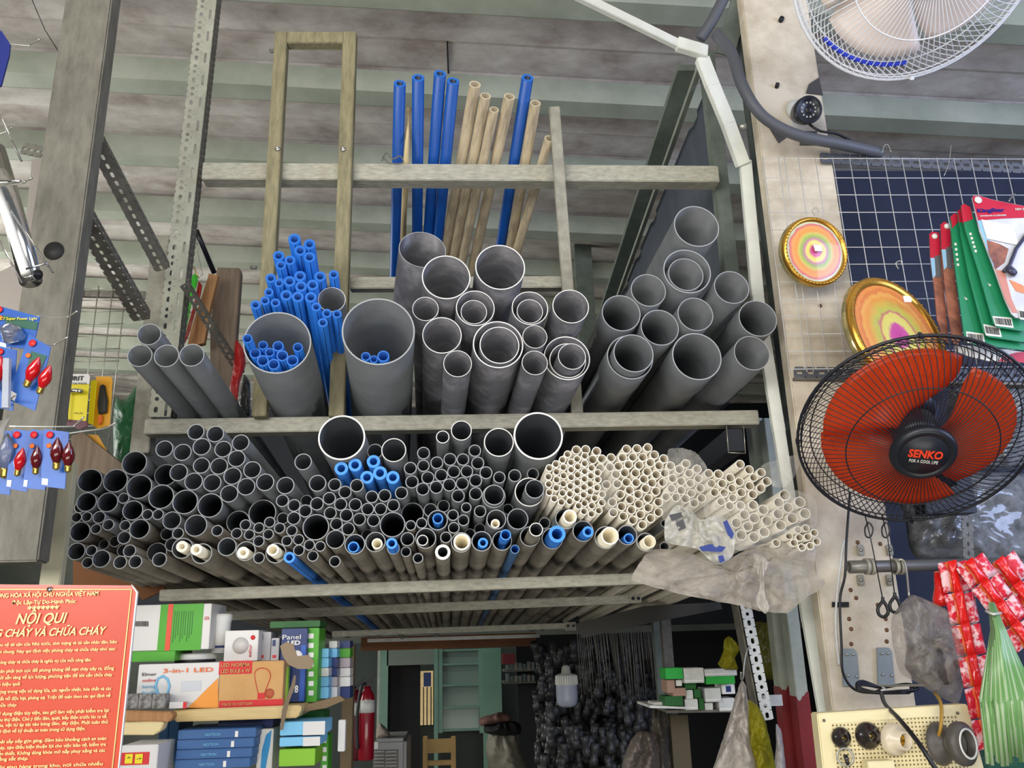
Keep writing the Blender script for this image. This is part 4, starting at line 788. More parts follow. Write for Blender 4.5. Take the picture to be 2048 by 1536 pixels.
for i in range(4):
    t = box('blue_box', 'long steel blue lamp box, %s from top of the stack' % ORD[i], 356 - i * 2, 1458 + i * 20, 512 - i * 4, 1477 + i * 20, YS - .05 - .004 * i, .14, M_bbox, 'steel blue boxes stacked below the shelf'); text('NEXTRON', 410 - i * 4, 1472 + i * 20, 5, YS - .05 - .004 * i, M_sky, t, 440 - i * 4)
    decal(470 - 8 * i, 1462 + i * 20, 476 - 8 * i, 1474 + i * 20, YS - .05 - .004 * i, M_paper, t, 'white_tag')
t = box('blue_box', 'white blue box end with sweeping blue curve', 514, 1458, 545, 1545, YS - .0, .1, M_whbox); poly('blue_curve', [(520, 1545), (524, 1500), (532, 1470), (543, 1460), (540, 1490), (534, 1520), (530, 1545)], YS - .0015, .001, mat('azure', (40, 140, 196), .4), t)
t = box('navy_box', 'dark navy flat box under the pine shelf', 436, 1440, 546, 1457, YS + .02, .1, M_navy)
for i, (v0, v1, m, nm) in enumerate(((1443, 1470, M_sky, 'blue and white'), (1474, 1492, M_sky, 'blue green and white'), (1498, 1532, mat('apple green', (130, 186, 40), .5), 'apple green'))):
    t = box('lamp_box', nm + ' lamp box in the stack right of blue boxes', 560 - i, v0, 650 - 10 * i, v1, YS - .04, .1, m)
    if i < 2: decal(606, v0, 650 - 10 * i, v1, YS - .04, M_whbox, t, 'white_end')
box('panel_light_box', 'dark green box behind the small lamp stack', 566, 1424, 648, 1442, YS + .08, .08, M_dgreen)
t = box('panel_light_box', 'upright green box with white squares, lower shelf', 642, 1470, 656, 1545, YS + .1, .06, M_gbox)
for q in range(4): decal(645, 1476 + 18 * q, 653, 1486 + 18 * q, YS + .1, M_paper, t, 'white_square')
t = box('switch_pack', 'white stepped packet hanging by the wooden post', 676, 1440, 690, 1503, YS + .05, .02, M_whbox)
mb = MB(); vbar(mb, 694, 1420, 2.5, 22, 1290, 1600, .04); tag(mb.build('wooden_post', mat('tan post', (112, 96, 70), .7, 0, (130, 112, 84), 6), None, .002), 'tan wooden post at right end of the box shelf', 'post')
# ================================================================ right pillar
YP = 1.85
M_pillar = mat('stained cream plaster', (158, 143, 120), .75, 0, (214, 203, 182), 6, .28, .6, bump=.12)
pc = P(1587, 266, YP); wp = 141 * MPP(pc); mb = MB(); mb.box((pc.x + .0, YP + .02, 2.0), (wp, .04, 4.0)); pil = mb.build('trim_20', M_pillar, None, .003); struct(pil)
# green steel angle against the pillar, white trunking and corrugated conduit
mb = MB(); a, b = P(1484, 33, 1.98), P(1669, 1420, 1.98); d = (b - a).normalized(); mb.bar(a - d * .1, b + d * .4, .045, .04, up=(0, 1, 0)); struct(mb.build('trim_21', mat('dark grey green steel', (70, 78, 74), .5, .1, (84, 92, 86), 12), None, .002))
mb = MB(); a, b = P(1408, 60, 1.99), P(1500, -40, 1.93); mb.bar(P(1448, 110, 1.99), P(1500, -60, 1.86), .05, .03, up=(0, 1, 0)); tag(mb.build('gusset', M_green, rack), 'grey green gusset')
tr = thing('cable_trunking', 'white plastic cable trunking running down beside the cream pillar', 'trunking', P(1640, 1420, 1.93))
M_trunk = mat('trunking white', (214, 216, 206), .4, 0, (228, 230, 220), 10)
def trunk(pts, w, nm='duct'):
    mb = MB()
    for i in range(len(pts) - 1):
        a, b = P(*pts[i]), P(*pts[i + 1]); k = w * MPP(a); mb.bar(a, b + (b - a).normalized() * k * .2, k, k * .6, up=(0, 1, 0))
    return mb.build(nm, M_trunk, tr, .0015)
trunk([(1490, 322, 1.93), (1514, 590, 1.93), (1557, 860, 1.93), (1616, 1240, 1.93), (1648, 1425, 1.93)], 23)
trunk([(1404, 118, 1.86), (1424, 170, 1.86), (1455, 245, 1.88), (1484, 325, 1.92)], 27)
trunk([(1150, -12, 1.7), (1362, 92, 1.84)], 21)
trunk([(1354, 88, 1.835), (1408, 104, 1.85)], 27, 'junction_piece')
cdt = thing('flexible_conduit', 'grey corrugated hose arching across the top of the pillar', 'hose', P(1700, 300, 1.8))
def ribbed(pts, rpx, m, parent, name):
    w = smooth_pts([P(*p) for p in pts], 26); k = rpx * MPP(w[0]); mb = MB(); mb.tube(w, [k * (1.05 if i % 2 else .92) for i in range(len(w))], 12); return mb.build(name, m, parent)
M_hose = mat('grey hose', (84, 86, 92), .5)
ribbed([(1432, 68, 1.8), (1462, 105, 1.78), (1482, 165, 1.76), (1510, 215, 1.76), (1545, 247, 1.77), (1600, 272, 1.78), (1680, 288, 1.8), (1760, 306, 1.84)], 11, M_hose, cdt, 'hose')
ribbed([(1400, 78, 1.84), (1425, 40, 1.82), (1452, -12, 1.8)], 11, M_hose, cdt, 'upper_hose')
mb = MB(); ptube(mb, [(1480, 254, 1.80), (1492, 252, 1.80)], 5, 12); tag(mb.build('bolt', M_dull), 'steel bolt through the green angle beside the white trunking', 'bolt')
for (q, lab) in (([(1536, 250), (1552, 243), (1575, 262), (1590, 262), (1558, 286)], 'ragged dark tape patch under the grey hose'), ([(1604, 262), (1634, 262), (1634, 290), (1600, 290)], 'square dark tape patch under the camera'), ([(1618, 168), (1638, 155), (1646, 190), (1612, 186)], 'dark tape scrap above the camera')):
    tag(poly('tape_patch', q, YP - .003, .0025, mat('dark tape', (70, 68, 68), .6)), lab, 'tape')
for (u, v, r, lab) in ((1561, 42, 5, 'round bolt hole near the top of the pillar'), (1553, 175, 4, 'nail sticking out of pillar left of camera')):
    mb = MB(); mb.lathe([(0, 0), (r * MPP(P(u, v, YP)), 0), (r * MPP(P(u, v, YP)), .012), (0, .012)], P(u, v, YP), (0, -1, .4 if v > 100 else 0), 10); tag(mb.build('nail', M_black), lab, 'nail')
for i, (u, v) in enumerate(((1701, 1180), (1712, 1196), (1698, 1238), (1702, 1258), (1702, 1288), (1771, 1238), (1773, 1260), (1773, 1283), (1755, 1210), (1760, 612), (1640, 612), (1715, 1085), (1760, 1088))):
    mb = MB(); k = MPP(P(u, v, YP)); mb.lathe([(0, 0), (5 * k, 0), (4 * k, .002), (1.5 * k, .003), (0, .003)], P(u, v, YP + .001), (0, -1, 0), 10); tag(mb.build('rusty_screw', mat('rusty screw', (110, 78, 52), .6, .3)), 'rusty screw head, %s of those scattered down the pillar' % ORD[i], 'screw', 'rusty screws in the pillar')
ch_ = thing('box_channel', 'dark square channel end above the white conduits at right', 'channel', P(1472, 900, 1.97)); a_ = P(1471, 880, 1.97); mb = MB(); k = MPP(a_); mb.bar(a_, a_ + ray(850, 1372).normalized() * 1.2, 34 * k, 46 * k); mb.build('channel_body', M_dknavy, ch_, .001)
mb = MB(); 
for q in (((1453, 852), (1457, 905)), ((1457, 905), (1491, 907)), ((1491, 907), (1487, 852))): mb.tube([P(*q[0], 1.968), P(*q[1], 1.968)], .0012, 6)
mb.build('cut_edge', M_dull, ch_)
mb = MB(); mb.tube(smooth_pts([P(764, 322, 1.98), P(772, 306, 1.97), P(786, 318, 1.965), P(800, 312, 1.965), P(806, 326, 1.97), P(778, 326, 1.965), P(766, 312, 1.97)], 5), .0018, 6); tag(mb.build('wire_knot', M_dark), 'twisted wire knot on the upper beam by leftmost blue pipe', 'wire')
# ---------------------------------------------------------------- camera
cc = thing('security_camera', 'round black security camera with ring of lights on the pillar', 'camera', P(1595, 225, YP))
k = MPP(P(1620, 225, 1.8)); n = (R @ Vector((.10, -.10, 1))).normalized()
mb = MB(); mb.lathe([(.001, 0), (24 * k, 0), (24 * k, 5 * k), (18 * k, 9 * k), (.001, 9 * k)], P(1594, 222, YP - .0), (0, -1, 0), 28); mb.build('mount_plate', M_whited, cc)
o_ = P(1612, 222, YP - .07); mb = MB(); mb.lathe([(.001, -34 * k), (18 * k, -34 * k), (24 * k, -16 * k), (27 * k, 0), (27 * k, 14 * k), (24 * k, 16 * k), (21 * k, 12 * k), (.001, 12 * k)], o_, n, 32, mis=[0, 0, 0, 1, 1, 1, 1]); mb.build('camera_body', [M_greyl, mat('camera black', (30, 32, 40), .3)], cc)
ex = n.orthogonal().normalized(); ey = n.cross(ex); oc = o_ + n * 12 * k
for q in range(12):
    a = q / 12 * 6.283; mb = MB(); mb.lathe([(.001, 1.6 * k), (1.8 * k, .8 * k), (2 * k, -1 * k)], oc + (ex * math.cos(a) + ey * math.sin(a)) * 14 * k, n, 8); mb.build('infrared_led', M_white, cc)
mb = MB(); mb.lathe([(.001, 2 * k), (7 * k, 1.5 * k), (8 * k, 0)], oc, n, 20); mb.build('lens', M_black, cc)
mb = MB(); w = smooth_pts([P(1618, 248, 1.8), P(1640, 262, 1.8), P(1680, 270, 1.81), P(1735, 302, 1.83), P(1775, 318, 1.85)], 6); mb.tube(w, 2.6 * k, 8); mb.build('camera_cable', M_black, cc)
# ================================================================ right display grid
YG = 1.82
g2 = wiregrid('wire_grid', 'large white wire grid over the pillar and dark panel, right side', [1528, 1560, 1572, 1600, 1634, 1669, 1703, 1737, 1772, 1808, 1842, 1878, 1912, 1947, 1981, 2015, 2050], [316, 355, 389, 424, 459, 494, 528, 563, 598, 632, 667, 702, 737], 314, 745, YG, .0011, 1526, 2062, 340, mat('white grid wire', (206, 206, 204), .4, .2))
tb_ = thing('slotted_rail', 'grey slotted angle rail above the large wire grid', 'rail', P(1840, 340, 1.84))
perforated(P(1640, 316, 1.84), P(2070, 338, 1.84), .03, [(.026, [(0, .004, .008)])], mat('rail grey', (96, 100, 108), .5, .3), tb_, 'slotted_face', (0, -1, 0))
tb2 = thing('slotted_rail', 'slotted angle rail behind the fan top, below wire grid', 'rail', P(1840, 752, 1.85))
perforated(P(1588, 745, 1.845), P(2070, 752, 1.845), .028, [(.026, [(0, .004, .008)])], mat('rail grey', (96, 100, 108), .5, .3), tb2, 'slotted_face', (0, -1, 0))
mb = MB(); hbar(mb, (1588, 757), (2070, 768), 5, .03, 1.84); mb.build('rail_edge', M_dark, tb2)
tag_u = thing('slotted_upright', 'dark slotted upright under the black fan at the far right', 'post', P(1950, 1400, 2.2)); perforated(P(1948, 1420, 2.2), P(1925, 780, 2.2), .03, [(.025, [(0, .003, .006)])], M_dark, tag_u, 'slotted_face', (0, -1, 0))
# ---------------------------------------------------------------- gold rimmed lamps
def ringmat(name, cols, scale, wob=.06):
    m = bpy.data.materials.new(name); m.use_nodes = True; nt = m.node_tree; b = nt.nodes['Principled BSDF']; b.inputs['Roughness'].default_value = .3; b.inputs['Coat Weight'].default_value = .4
    tc = nt.nodes.new('ShaderNodeTexCoord'); ln = nt.nodes.new('ShaderNodeVectorMath'); ln.operation = 'LENGTH'; nz = nt.nodes.new('ShaderNodeTexNoise'); nz.inputs['Scale'].default_value = 40; nz.inputs['Detail'].default_value = 3
    sc = nt.nodes.new('ShaderNodeMath'); sc.operation = 'MULTIPLY'; sc.inputs[1].default_value = 1 / scale; ad = nt.nodes.new('ShaderNodeMath'); ad.operation = 'MULTIPLY_ADD'; ad.inputs[1].default_value = wob * 2.2
    rp = nt.nodes.new('ShaderNodeValToRGB'); els = rp.color_ramp.elements
    for i, (p_, c_) in enumerate(cols):
        e = els[i] if i < 2 else els.new(p_); e.position = p_; e.color = (*lin(c_), 1)
    nt.links.new(tc.outputs['Object'], ln.inputs[0]); nt.links.new(tc.outputs['Object'], nz.inputs[0]); nt.links.new(ln.outputs['Value'], sc.inputs[0]); nt.links.new(nz.outputs[0], ad.inputs[0]); sb = nt.nodes.new('ShaderNodeMath'); sb.operation = 'SUBTRACT'; sb.inputs[1].default_value = wob * 1.3; nt.links.new(sc.outputs[0], sb.inputs[0]); nt.links.new(sb.outputs[0], ad.inputs[2]); nt.links.new(ad.outputs[0], rp.inputs[0]); nt.links.new(rp.outputs[0], b.inputs['Base Color'])
    return m
M_gold = mat('gold rim', (222, 168, 70), .25, .85); M_glasside = mat('smoked rim glass', (120, 112, 84), .12, .4, (190, 176, 120), 30)
RC = [(0, (196, 60, 130)), (.18, (206, 96, 140)), (.24, (224, 206, 90)), (.32, (226, 214, 110)), (.40, (196, 120, 150)), (.48, (150, 178, 80)), (.58, (206, 190, 96)), (.66, (226, 150, 70)), (.80, (230, 160, 92)), (.88, (206, 100, 110)), (.93, (196, 206, 170)), (1, (200, 206, 176))]
def gold_lamp(lab, u, v, rpx, n, Y, sticker, cols, wob):
    t = thing('ceiling_light', lab, 'light', P(u, v, Y)); k = MPP(P(u, v, Y)); r = rpx * k; n = (R @ Vector(n)).normalized(); o_ = P(u, v, Y)
    mb = MB(); mb.lathe([(.001, .004 * 1), (r * .5, .003), (r * .86, 0)], (0, 0, 0), (0, 0, 1), 48); me = mb.build('patterned_face', ringmat('ring pattern ' + str(int(rpx)), cols, r * .88, wob), None, origin=(0, 0, 0))
    ex = Vector((1, 0, 0)); ex = (ex - n * ex.dot(n)).normalized(); me.parent = t; me.matrix_local = Matrix((ex, n.cross(ex), n)).transposed().to_4x4()
    mb = MB(); mb.lathe([(r * .86, 0), (r * .90, .006), (r * .97, .006), (r, 0), (r * .98, -.008)], o_, n, 60); mb.build('gold_rim', M_gold, t)
    mb = MB(); mb.lathe([(r * .98, -.008), (r * 1.01, -.014), (r * .96, -.024), (r * .6, -.026), (.001, -.026)], o_, n, 48); mb.build('glass_side', M_glasside, t)
    ey = n.cross(ex); mb = MB()
    for q in range(56): a = q / 56 * 6.283; c_ = o_ + n * .008 + (ex * math.cos(a) + ey * math.sin(a)) * r * .935; mb.lathe([(.001, .0016), (.0018, 0), (.001, -.001)], c_, n, 6)
    mb.build('rim_beads', M_gold, t)
    su, sv = sticker; q_ = poly('price_sticker', [(su - 9, sv - 7), (su + 7, sv - 5), (su + 9, sv + 6), (su - 6, sv + 6)], Y - .012, .001, M_paper, t); q_.location = (0, 0, 0)
    mb = MB(); top = o_ + (R @ Vector((0, 1, 0))) * r * 1.0; w = smooth_pts([top, top + R @ Vector((-.006, .012, 0)), top + R @ Vector((.004, .018, 0)), top + R @ Vector((.008, .008, 0))], 5); mb.tube(w, .0012, 6); mb.build('hanging_wire', M_dull, t)
gold_lamp('round gold-rimmed lamp with pink and green rings, smaller upper one', 1630, 503, 72, (.22, .16, .95), 1.77, (1636, 496), RC, .05)
RC2 = [(0, (198, 70, 150)), (.20, (206, 84, 150)), (.26, (226, 214, 110)), (.38, (224, 206, 100)), (.42, (200, 100, 110)), (.48, (190, 190, 80)), (.60, (214, 178, 70)), (.70, (230, 150, 60)), (.78, (236, 170, 76)), (.84, (220, 120, 56)), (.92, (232, 150, 66)), (1, (214, 84, 50))]
gold_lamp('larger tilted gold-rimmed orange lamp just above the black fan', 1797, 672, 134, (.44, .40, .80), 1.70, (1815, 598), RC2, .09)
# ---------------------------------------------------------------- hanging shower cards
def z9(L): return [(1850 + x / 4.389, 370 + y / 4.389) for x, y in L]
M_cgreen = mat('card green', (26, 128, 84), .35, 0, (36, 142, 94), 5); M_cred = mat('card red', (196, 34, 60), .35); M_cblue = mat('card pale blue', (150, 196, 226), .4); M_hair = mat('photo brown', (92, 58, 50), .4, 0, (190, 120, 92), 14); M_pho = mat('photo pale', (196, 196, 204), .35, 0, (226, 226, 230), 10)
def ccard(lab, ol, Y, m): t = thing('shower_card', lab, 'package', P(*z9(ol)[-1], Y), 'shower cards hanging on the wire grid'); poly('card', z9(ol), Y, .003, m, t); return t
c = ccard('front shower card with red header and white label', [(415, 110), (430, 92), (480, 95), (600, 130), (900, 190), (900, 1175), (800, 1165), (760, 1130), (700, 1000), (620, 770), (480, 400)], 1.64, M_pho)
poly('red_header', z9([(416, 110), (431, 93), (480, 96), (600, 131), (900, 191), (900, 285), (700, 292), (470, 310)]), 1.6385, .001, M_cred, c)
poly('blue_stripe', z9([(462, 312), (500, 308), (640, 640), (600, 720)]), 1.6388, .001, M_cblue, c)
poly('hair_picture', z9([(540, 480), (660, 520), (735, 560), (700, 680), (620, 740), (560, 600)]), 1.6385, .001, M_hair, c); poly('arm_picture', z9([(620, 740), (700, 760), (760, 1000), (815, 1120), (770, 1120), (700, 990)]), 1.6387, .001, mat('photo skin', (206, 138, 120), .4), c)
poly('orange_picture', z9([(740, 830), (860, 880), (900, 960), (800, 930)]), 1.6387, .001, mat('photo orange', (226, 140, 90), .4), c)
mb = MB(); w = [P(*p, 1.635) for p in z9([(690, 760), (745, 700), (800, 560), (900, 420)])]; mb.tube(w, .004, 8); mb.lathe([(.001, .006), (.012, .004), (.014, -.004), (.001, -.006)], P(*z9([(760, 750)])[0], 1.633), R @ Vector((.4, .6, .7)), 16); mb.build('shower_picture', mat('photo chrome', (60, 62, 84), .3), c)
poly('white_label', z9([(495, 302), (775, 355), (825, 530), (545, 470)]), 1.637, .001, M_paper, c)
mb = MB(); p = P(*z9([(466, 132)])[0], 1.637); mb.lathe([(0, 0), (.0085, 0), (.0085, .001), (0, .001)], p, (0, -1, 0), 18); mb.build('round_badge', M_paper, c)
ux = (P(*z9([(700, 232)])[0], 1.637) - P(*z9([(462, 240)])[0], 1.637)); label3('KingStar', P(*z9([(462, 240)])[0], 1.6372), ux.normalized(), Vector((0, 0, 1)), .0088, ux.length, mat('deep blue ink', (30, 30, 120), .4), c, bold=.03)
label3('BATHROOM ACCESSORIES', P(*z9([(487, 278)])[0], 1.6372), ux.normalized(), Vector((0, 0, 1)), .0032, ux.length * .95, M_paper, c); label3('NEW (STYLE)', P(*z9([(795, 222)])[0], 1.6372), ux.normalized(), Vector((0, 0, 1)), .005, ux.length * .6, M_paper, c)
barcode([(2037, 618), (2062, 622), (2062, 642), (2040, 638)], 1.6385, c)
for i, (ol, bc_, sq) in enumerate((([(318, 180), (345, 165), (400, 195), (450, 330), (700, 960), (780, 1150), (900, 1185), (900, 1290), (640, 1250), (600, 1215), (470, 760), (350, 380)], [(592, 1150), (760, 1165), (778, 1255), (620, 1235)], (400, 430, 445, 580)),
                           ([(288, 225), (318, 205), (350, 380), (470, 760), (600, 1240), (900, 1300), (900, 1385), (560, 1335), (515, 1295), (385, 800), (312, 420)], [(512, 1220), (655, 1250), (675, 1335), (535, 1320)], None),
                           ([(225, 275), (262, 245), (290, 260), (312, 420), (385, 800), (520, 1310), (900, 1400), (900, 1455), (395, 1395), (350, 1350), (275, 800), (232, 430)], [(360, 1285), (515, 1305), (528, 1395), (375, 1385)], (268, 520, 290, 700)))):
    Y = 1.655 + .013 * i; c = ccard(('right', 'middle', 'left')[i] + ' of three green shower cards behind the front card', ol, Y, M_cgreen); barcode(z9(bc_), Y, c)
    hd = ol[:3] if i != 1 else ol[:2]; x0, y0 = ol[0]; poly('red_header', z9([(x0, y0), ol[1], ol[2], (ol[2][0] + 20, 300), (ol[0][0] + 16, 330 if i < 2 else 380)]), Y - .001, .001, M_cred, c)
    if sq:
        for q in range(5): u_ = sq[0] + (sq[2] - sq[0]) * q / 4; v_ = sq[1] + (sq[3] - sq[1]) * q / 4; poly('white_square', z9([(u_ - 10, v_ - 12), (u_ + 9, v_ - 12), (u_ + 11, v_ + 10), (u_ - 8, v_ + 10)]), Y - .001, .001, M_paper, c)
        poly('white_tick', z9([(ol[0][0] + 120 + (115 if i == 0 else 0) * 1, 860 + i * 60), (ol[0][0] + 150 + (115 if i == 0 else 0), 880 + i * 60), (ol[0][0] + 138 + (115 if i == 0 else 0), 890 + i * 60)]), Y - .001, .001, M_paper, c)
for i, ol in enumerate(([(138, 345), (170, 320), (215, 345), (240, 600), (275, 900), (330, 1320), (292, 1400), (240, 1370), (182, 950), (150, 600)], [(40, 430), (62, 408), (125, 420), (145, 600), (165, 900), (215, 1390), (160, 1340), (110, 1180), (82, 900), (48, 640)])):
    Y = 1.70 + .014 * i; c = ccard(('inner' if i == 0 else 'outermost left') + ' narrow card with red top and brown picture', ol, Y, M_hair); y1 = (565, 640)[i]; poly('red_header', z9([ol[0], ol[1], ol[2], (ol[2][0] + 12, y1 - 90), (ol[2][0] - 10, y1), (ol[0][0] + 8, y1)]), Y - .001, .001, M_cred, c)
    poly('blue_stripe', z9([(ol[0][0] + 8, y1), (ol[0][0] + 45, y1), (ol[0][0] + 55, y1 + 150), (ol[0][0] + 30, y1 + 180)]), Y - .001, .001, M_cblue, c); poly('grey_stripe', z9([(ol[0][0] + 46, y1 - 20), (ol[0][0] + 95, y1 - 20), (ol[0][0] + 105, y1 + 170), (ol[0][0] + 62, y1 + 170)]), Y - .0012, .001, M_greyl, c)
    mb = MB(); mb.lathe([(0, 0), (.007, 0), (.006, .004), (0, .005)], P(*z9([(ol[1][0] + 20, ol[1][1] + 45)])[0], Y - .001), (0, -1, 0), 16); mb.build('round_badge', M_paper, c)
c = ccard('white card with red curve hanging lowest behind the fan', [(260, 1400), (500, 1420), (900, 1470), (900, 1560), (560, 1545), (380, 1500), (280, 1460)], 1.73, M_paper); poly('red_curve', z9([(640, 1545), (700, 1500), (800, 1470), (900, 1462), (900, 1560)]), 1.729, .001, M_cred, c)
hook('wire prong carrying the front shower card', [(2018, 402, 1.62), (2022, 396, 1.66), (2030, 388, 1.81)], 1.5); hook('thin wire twist hanging from the slotted rail', [(1902, 290, 1.8), (1898, 325, 1.8), (1888, 352, 1.8)], .8)
hook('small wire loop above the slotted rail', [(1765, 305, 1.82), (1768, 292, 1.82), (1776, 290, 1.82), (1782, 304, 1.82)], .8)
# ================================================================ fans
def fan(lab, u, v, rpx, n, Y, mc, hub_m, blade_m, nb_, phase, logo, hubs=.285, wires=96, dome=.34, trim=None):
    o_ = P(u, v, Y); r = rpx * MPP(o_); n = (R @ Vector(n)).normalized(); ex = R @ Vector((1, 0, 0)); ex = (ex - n * ex.dot(n)).normalized(); ey = n.cross(ex)
    t = thing('wall_fan', lab, 'fan', o_); rd = lambda a: ex * math.cos(a) + ey * math.sin(a)
    mb = MB(); mb.tube([o_ + rd(q / 64 * 6.2832) * r for q in range(64)], r * .014, 8, closed=True); mb.build('outer_rim', mc, t)
    for side, nm, tw in ((1, 'front_grille', 0), (-1, 'back_grille', .55)):
        mb = MB()
        for q in range(wires):
            a0 = q / wires * 6.2832; pts = []
            for s in range(9):
                f = s / 8; rr = hubs + (1 - hubs) * f; h = dome * (1 - rr ** 3.2) * side; a = a0 + tw * f * f + (.12 * f * f if side > 0 else 0); pts.append(o_ + rd(a) * r * rr + n * h * r)
            mb.tube(pts, r * .0042, 4, cap=False)
        for rr in ((.62, .97) if side > 0 else (.45, .7, .88, .97)):
            h = dome * (1 - rr ** 3.2) * side; mb.tube([o_ + rd(q / 56 * 6.2832) * r * rr + n * h * r for q in range(56)], r * .006, 6, closed=True)
        mb.build(nm, mc, t)
    hc = o_ + n * r * dome; hr = hubs * r
    mb = MB(); mb.lathe([(hr * 1.04, -.02 * r), (hr * 1.02, .01 * r), (hr * .95, .035 * r), (hr * .8, .04 * r), (hr * .78, .03 * r), (hr * .74, .03 * r), (hr * .72, .042 * r), (.001, .055 * r)], hc, n, 44); cap = mb.build('centre_badge', hub_m, t)
    if logo:
        s1, s2, m1, m2 = logo; w = hr * 1.05; oo = hc + n * .056 * r
        label3(s1, oo - ex * w / 2 - ey * .01 * r, ex, ey, .075 * r, w, m1, cap, bold=.03); label3(s2, oo - ex * w * .42 - ey * .065 * r, ex, ey, .03 * r, w * .84, m2, cap)
    for b_ in range(nb_):
        a0 = phase + b_ * 6.2832 / nb_; vs = []; fs = []; NS, NA = 8, 10; W_ = 6.2832 / nb_ * (.56 if nb_ == 3 else .5)
        for side in (0, 1):
            for s in range(NS + 1):
                f = s / NS; rr = .17 + .66 * f; wd = W_ * (.55 + .5 * math.sin(min(1, f * 1.15) * 1.57)) * (1 - .18 * f)
                for j in range(NA + 1):
                    e = j / NA * 2 - 1; a = a0 + e * wd + .28 * f; h = -.06 + .13 * e * (1 - .45 * f); vs.append(o_ + rd(a) * r * (rr - .05 * e * e * f) + n * r * (h - .012 * side))
        M_ = NA + 1; S = (NS + 1) * M_
        for s in range(NS):
            for j in range(NA): q = s * M_ + j; fs += [(q, q + 1, q + M_ + 1, q + M_), (S + q, S + q + M_, S + q + M_ + 1, S + q + 1)]
        for s in range(NS): q = s * M_; fs += [(q, q + M_, S + q + M_, S + q), (q + NA, S + q + NA, S + q + NA + M_, q + NA + M_)]
        for j in range(NA): q = NS * M_ + j; fs += [(q, q + 1, S + q + 1, S + q), (j, S + j, S + j + 1, j + 1)]
        mb = MB(); mb.add(vs, fs, 0, True); mb.build('blade', blade_m, t)
    mb = MB(); mb.lathe([(.001, .12 * r), (.17 * r, .12 * r), (.2 * r, .06 * r), (.2 * r, -.12 * r), (.16 * r, -.18 * r), (.06 * r, -.2 * r)], o_, n, 28); mb.build('blade_hub', hub_m, t)
    mb = MB(); mb.lathe([(.05 * r, -.3 * r), (.24 * r, -.34 * r), (.26 * r, -.5 * r), (.2 * r, -.66 * r), (.001, -.7 * r)], o_, n, 28); mb.build('motor_housing', hub_m, t)
    for q in (0, 1.57, 3.14, 4.71): mb = MB(); mb.box(o_ + rd(q + .2) * r * 1.0, (r * .03, r * .03, r * .07), 0, Matrix((ex, ey, n)).transposed()); mb.build('grille_clip', mc, t)
    if trim: mb = MB(); mb.tube([o_ + rd(q / 40 * .9 + 4.0) * r * .9 - n * r * .1 for q in range(41)], r * .02, 8); mb.build('blue_trim', trim, t)
    return t, o_, n, r
M_fanblk = mat('fan black', (30, 33, 40), .35)
M_blade = bpy.data.materials.new('amber blade plastic'); M_blade.use_nodes = True; _nt = M_blade.node_tree; _b = _nt.nodes['Principled BSDF']; _b.inputs['Base Color'].default_value = (*lin((232, 92, 48)), 1); _b.inputs['Roughness'].default_value = .18
_t = _nt.nodes.new('ShaderNodeBsdfTranslucent'); _t.inputs[0].default_value = (*lin((255, 120, 64)), 1); _tr = _nt.nodes.new('ShaderNodeBsdfTransparent'); _tr.inputs[0].default_value = (*lin((245, 160, 130)), 1)
_m1 = _nt.nodes.new('ShaderNodeMixShader'); _m1.inputs[0].default_value = .4; _m2 = _nt.nodes.new('ShaderNodeMixShader'); _m2.inputs[0].default_value = .42; _o = _nt.nodes['Material Output']
_nt.links.new(_b.outputs[0], _m1.inputs[1]); _nt.links.new(_t.outputs[0], _m1.inputs[2]); _nt.links.new(_m1.outputs[0], _m2.inputs[1]); _nt.links.new(_tr.outputs[0], _m2.inputs[2]); _nt.links.new(_m2.outputs[0], _o.inputs[0])
ft, fo, fn, frr = fan('black wall fan with amber blades hanging before the pillar', 1831, 868, 225, (-.16, -.53, .84), 1.50, M_fanblk, M_fanblk, M_blade, 3, 2.0, ('SENKO', 'FOR A COOL LIFE', mat('logo orange', (236, 70, 40), .4), M_whited), hubs=.265, dome=.285)
mb = MB(); a = fo - fn * frr * .62; mb.bar(a, P(1880, 960, 1.86), .05, .06, up=(1, 0, 0)); mb.build('wall_arm', M_fanblk, ft); mb = MB(); mb.box(P(1880, 960, 1.90), (.12, .05, .16)); mb.build('arm_base', M_fanblk, ft)
M_wfan = mat('fan white wire', (232, 234, 238), .35); M_wblade = mat('cream fan blade', (238, 222, 210), .3)
fan('white wall fan with blue trim at the top right corner', 1838, -98, 250, (.02, -.56, .82), 1.38, M_wfan, M_wfan, M_wblade, 5, .4, None, trim=mat('fan blue trim', (40, 60, 190), .4))
# pull cords and cables
for i, (u0, u1, v1, lab) in enumerate(((1738, 1765, 1196, 'left'), (1772, 1789, 1187, 'right'))):
    t = thing('pull_cord', lab + ' fan pull cord with black loop handle', 'cord', P(u1, v1 + 30, 1.6), 'fan pull cords'); mb = MB(); mb.tube([P(u0 - 8, 1030, 1.6), P(u0 + 4, 1080, 1.6), P(u1, v1, 1.6)], .0011, 6); mb.build('cord', M_black, t)
    mb = MB(); mb.tube(smooth_pts([P(u1 + a, v1 + b, 1.6) for a, b in ((0, -2), (0, 6), (-9, 20), (-7, 33), (3, 38), (11, 30), (9, 18), (2, 6))], 5), .0032, 8); mb.build('loop_handle', M_black, t)
    mb = MB(); mb.tube(smooth_pts([P(u0 + a, 1050 + b, 1.62) for a, b in ((0, -6), (-8, 6), (-6, 22), (3, 24), (8, 8), (2, -4))], 5), .0016, 6); mb.build('cord_coil', M_black, t)
t = thing('power_cable', 'black power cable with tied coil running down the pillar', 'cable', P(1760, 1400, 1.75)); YC = 1.80
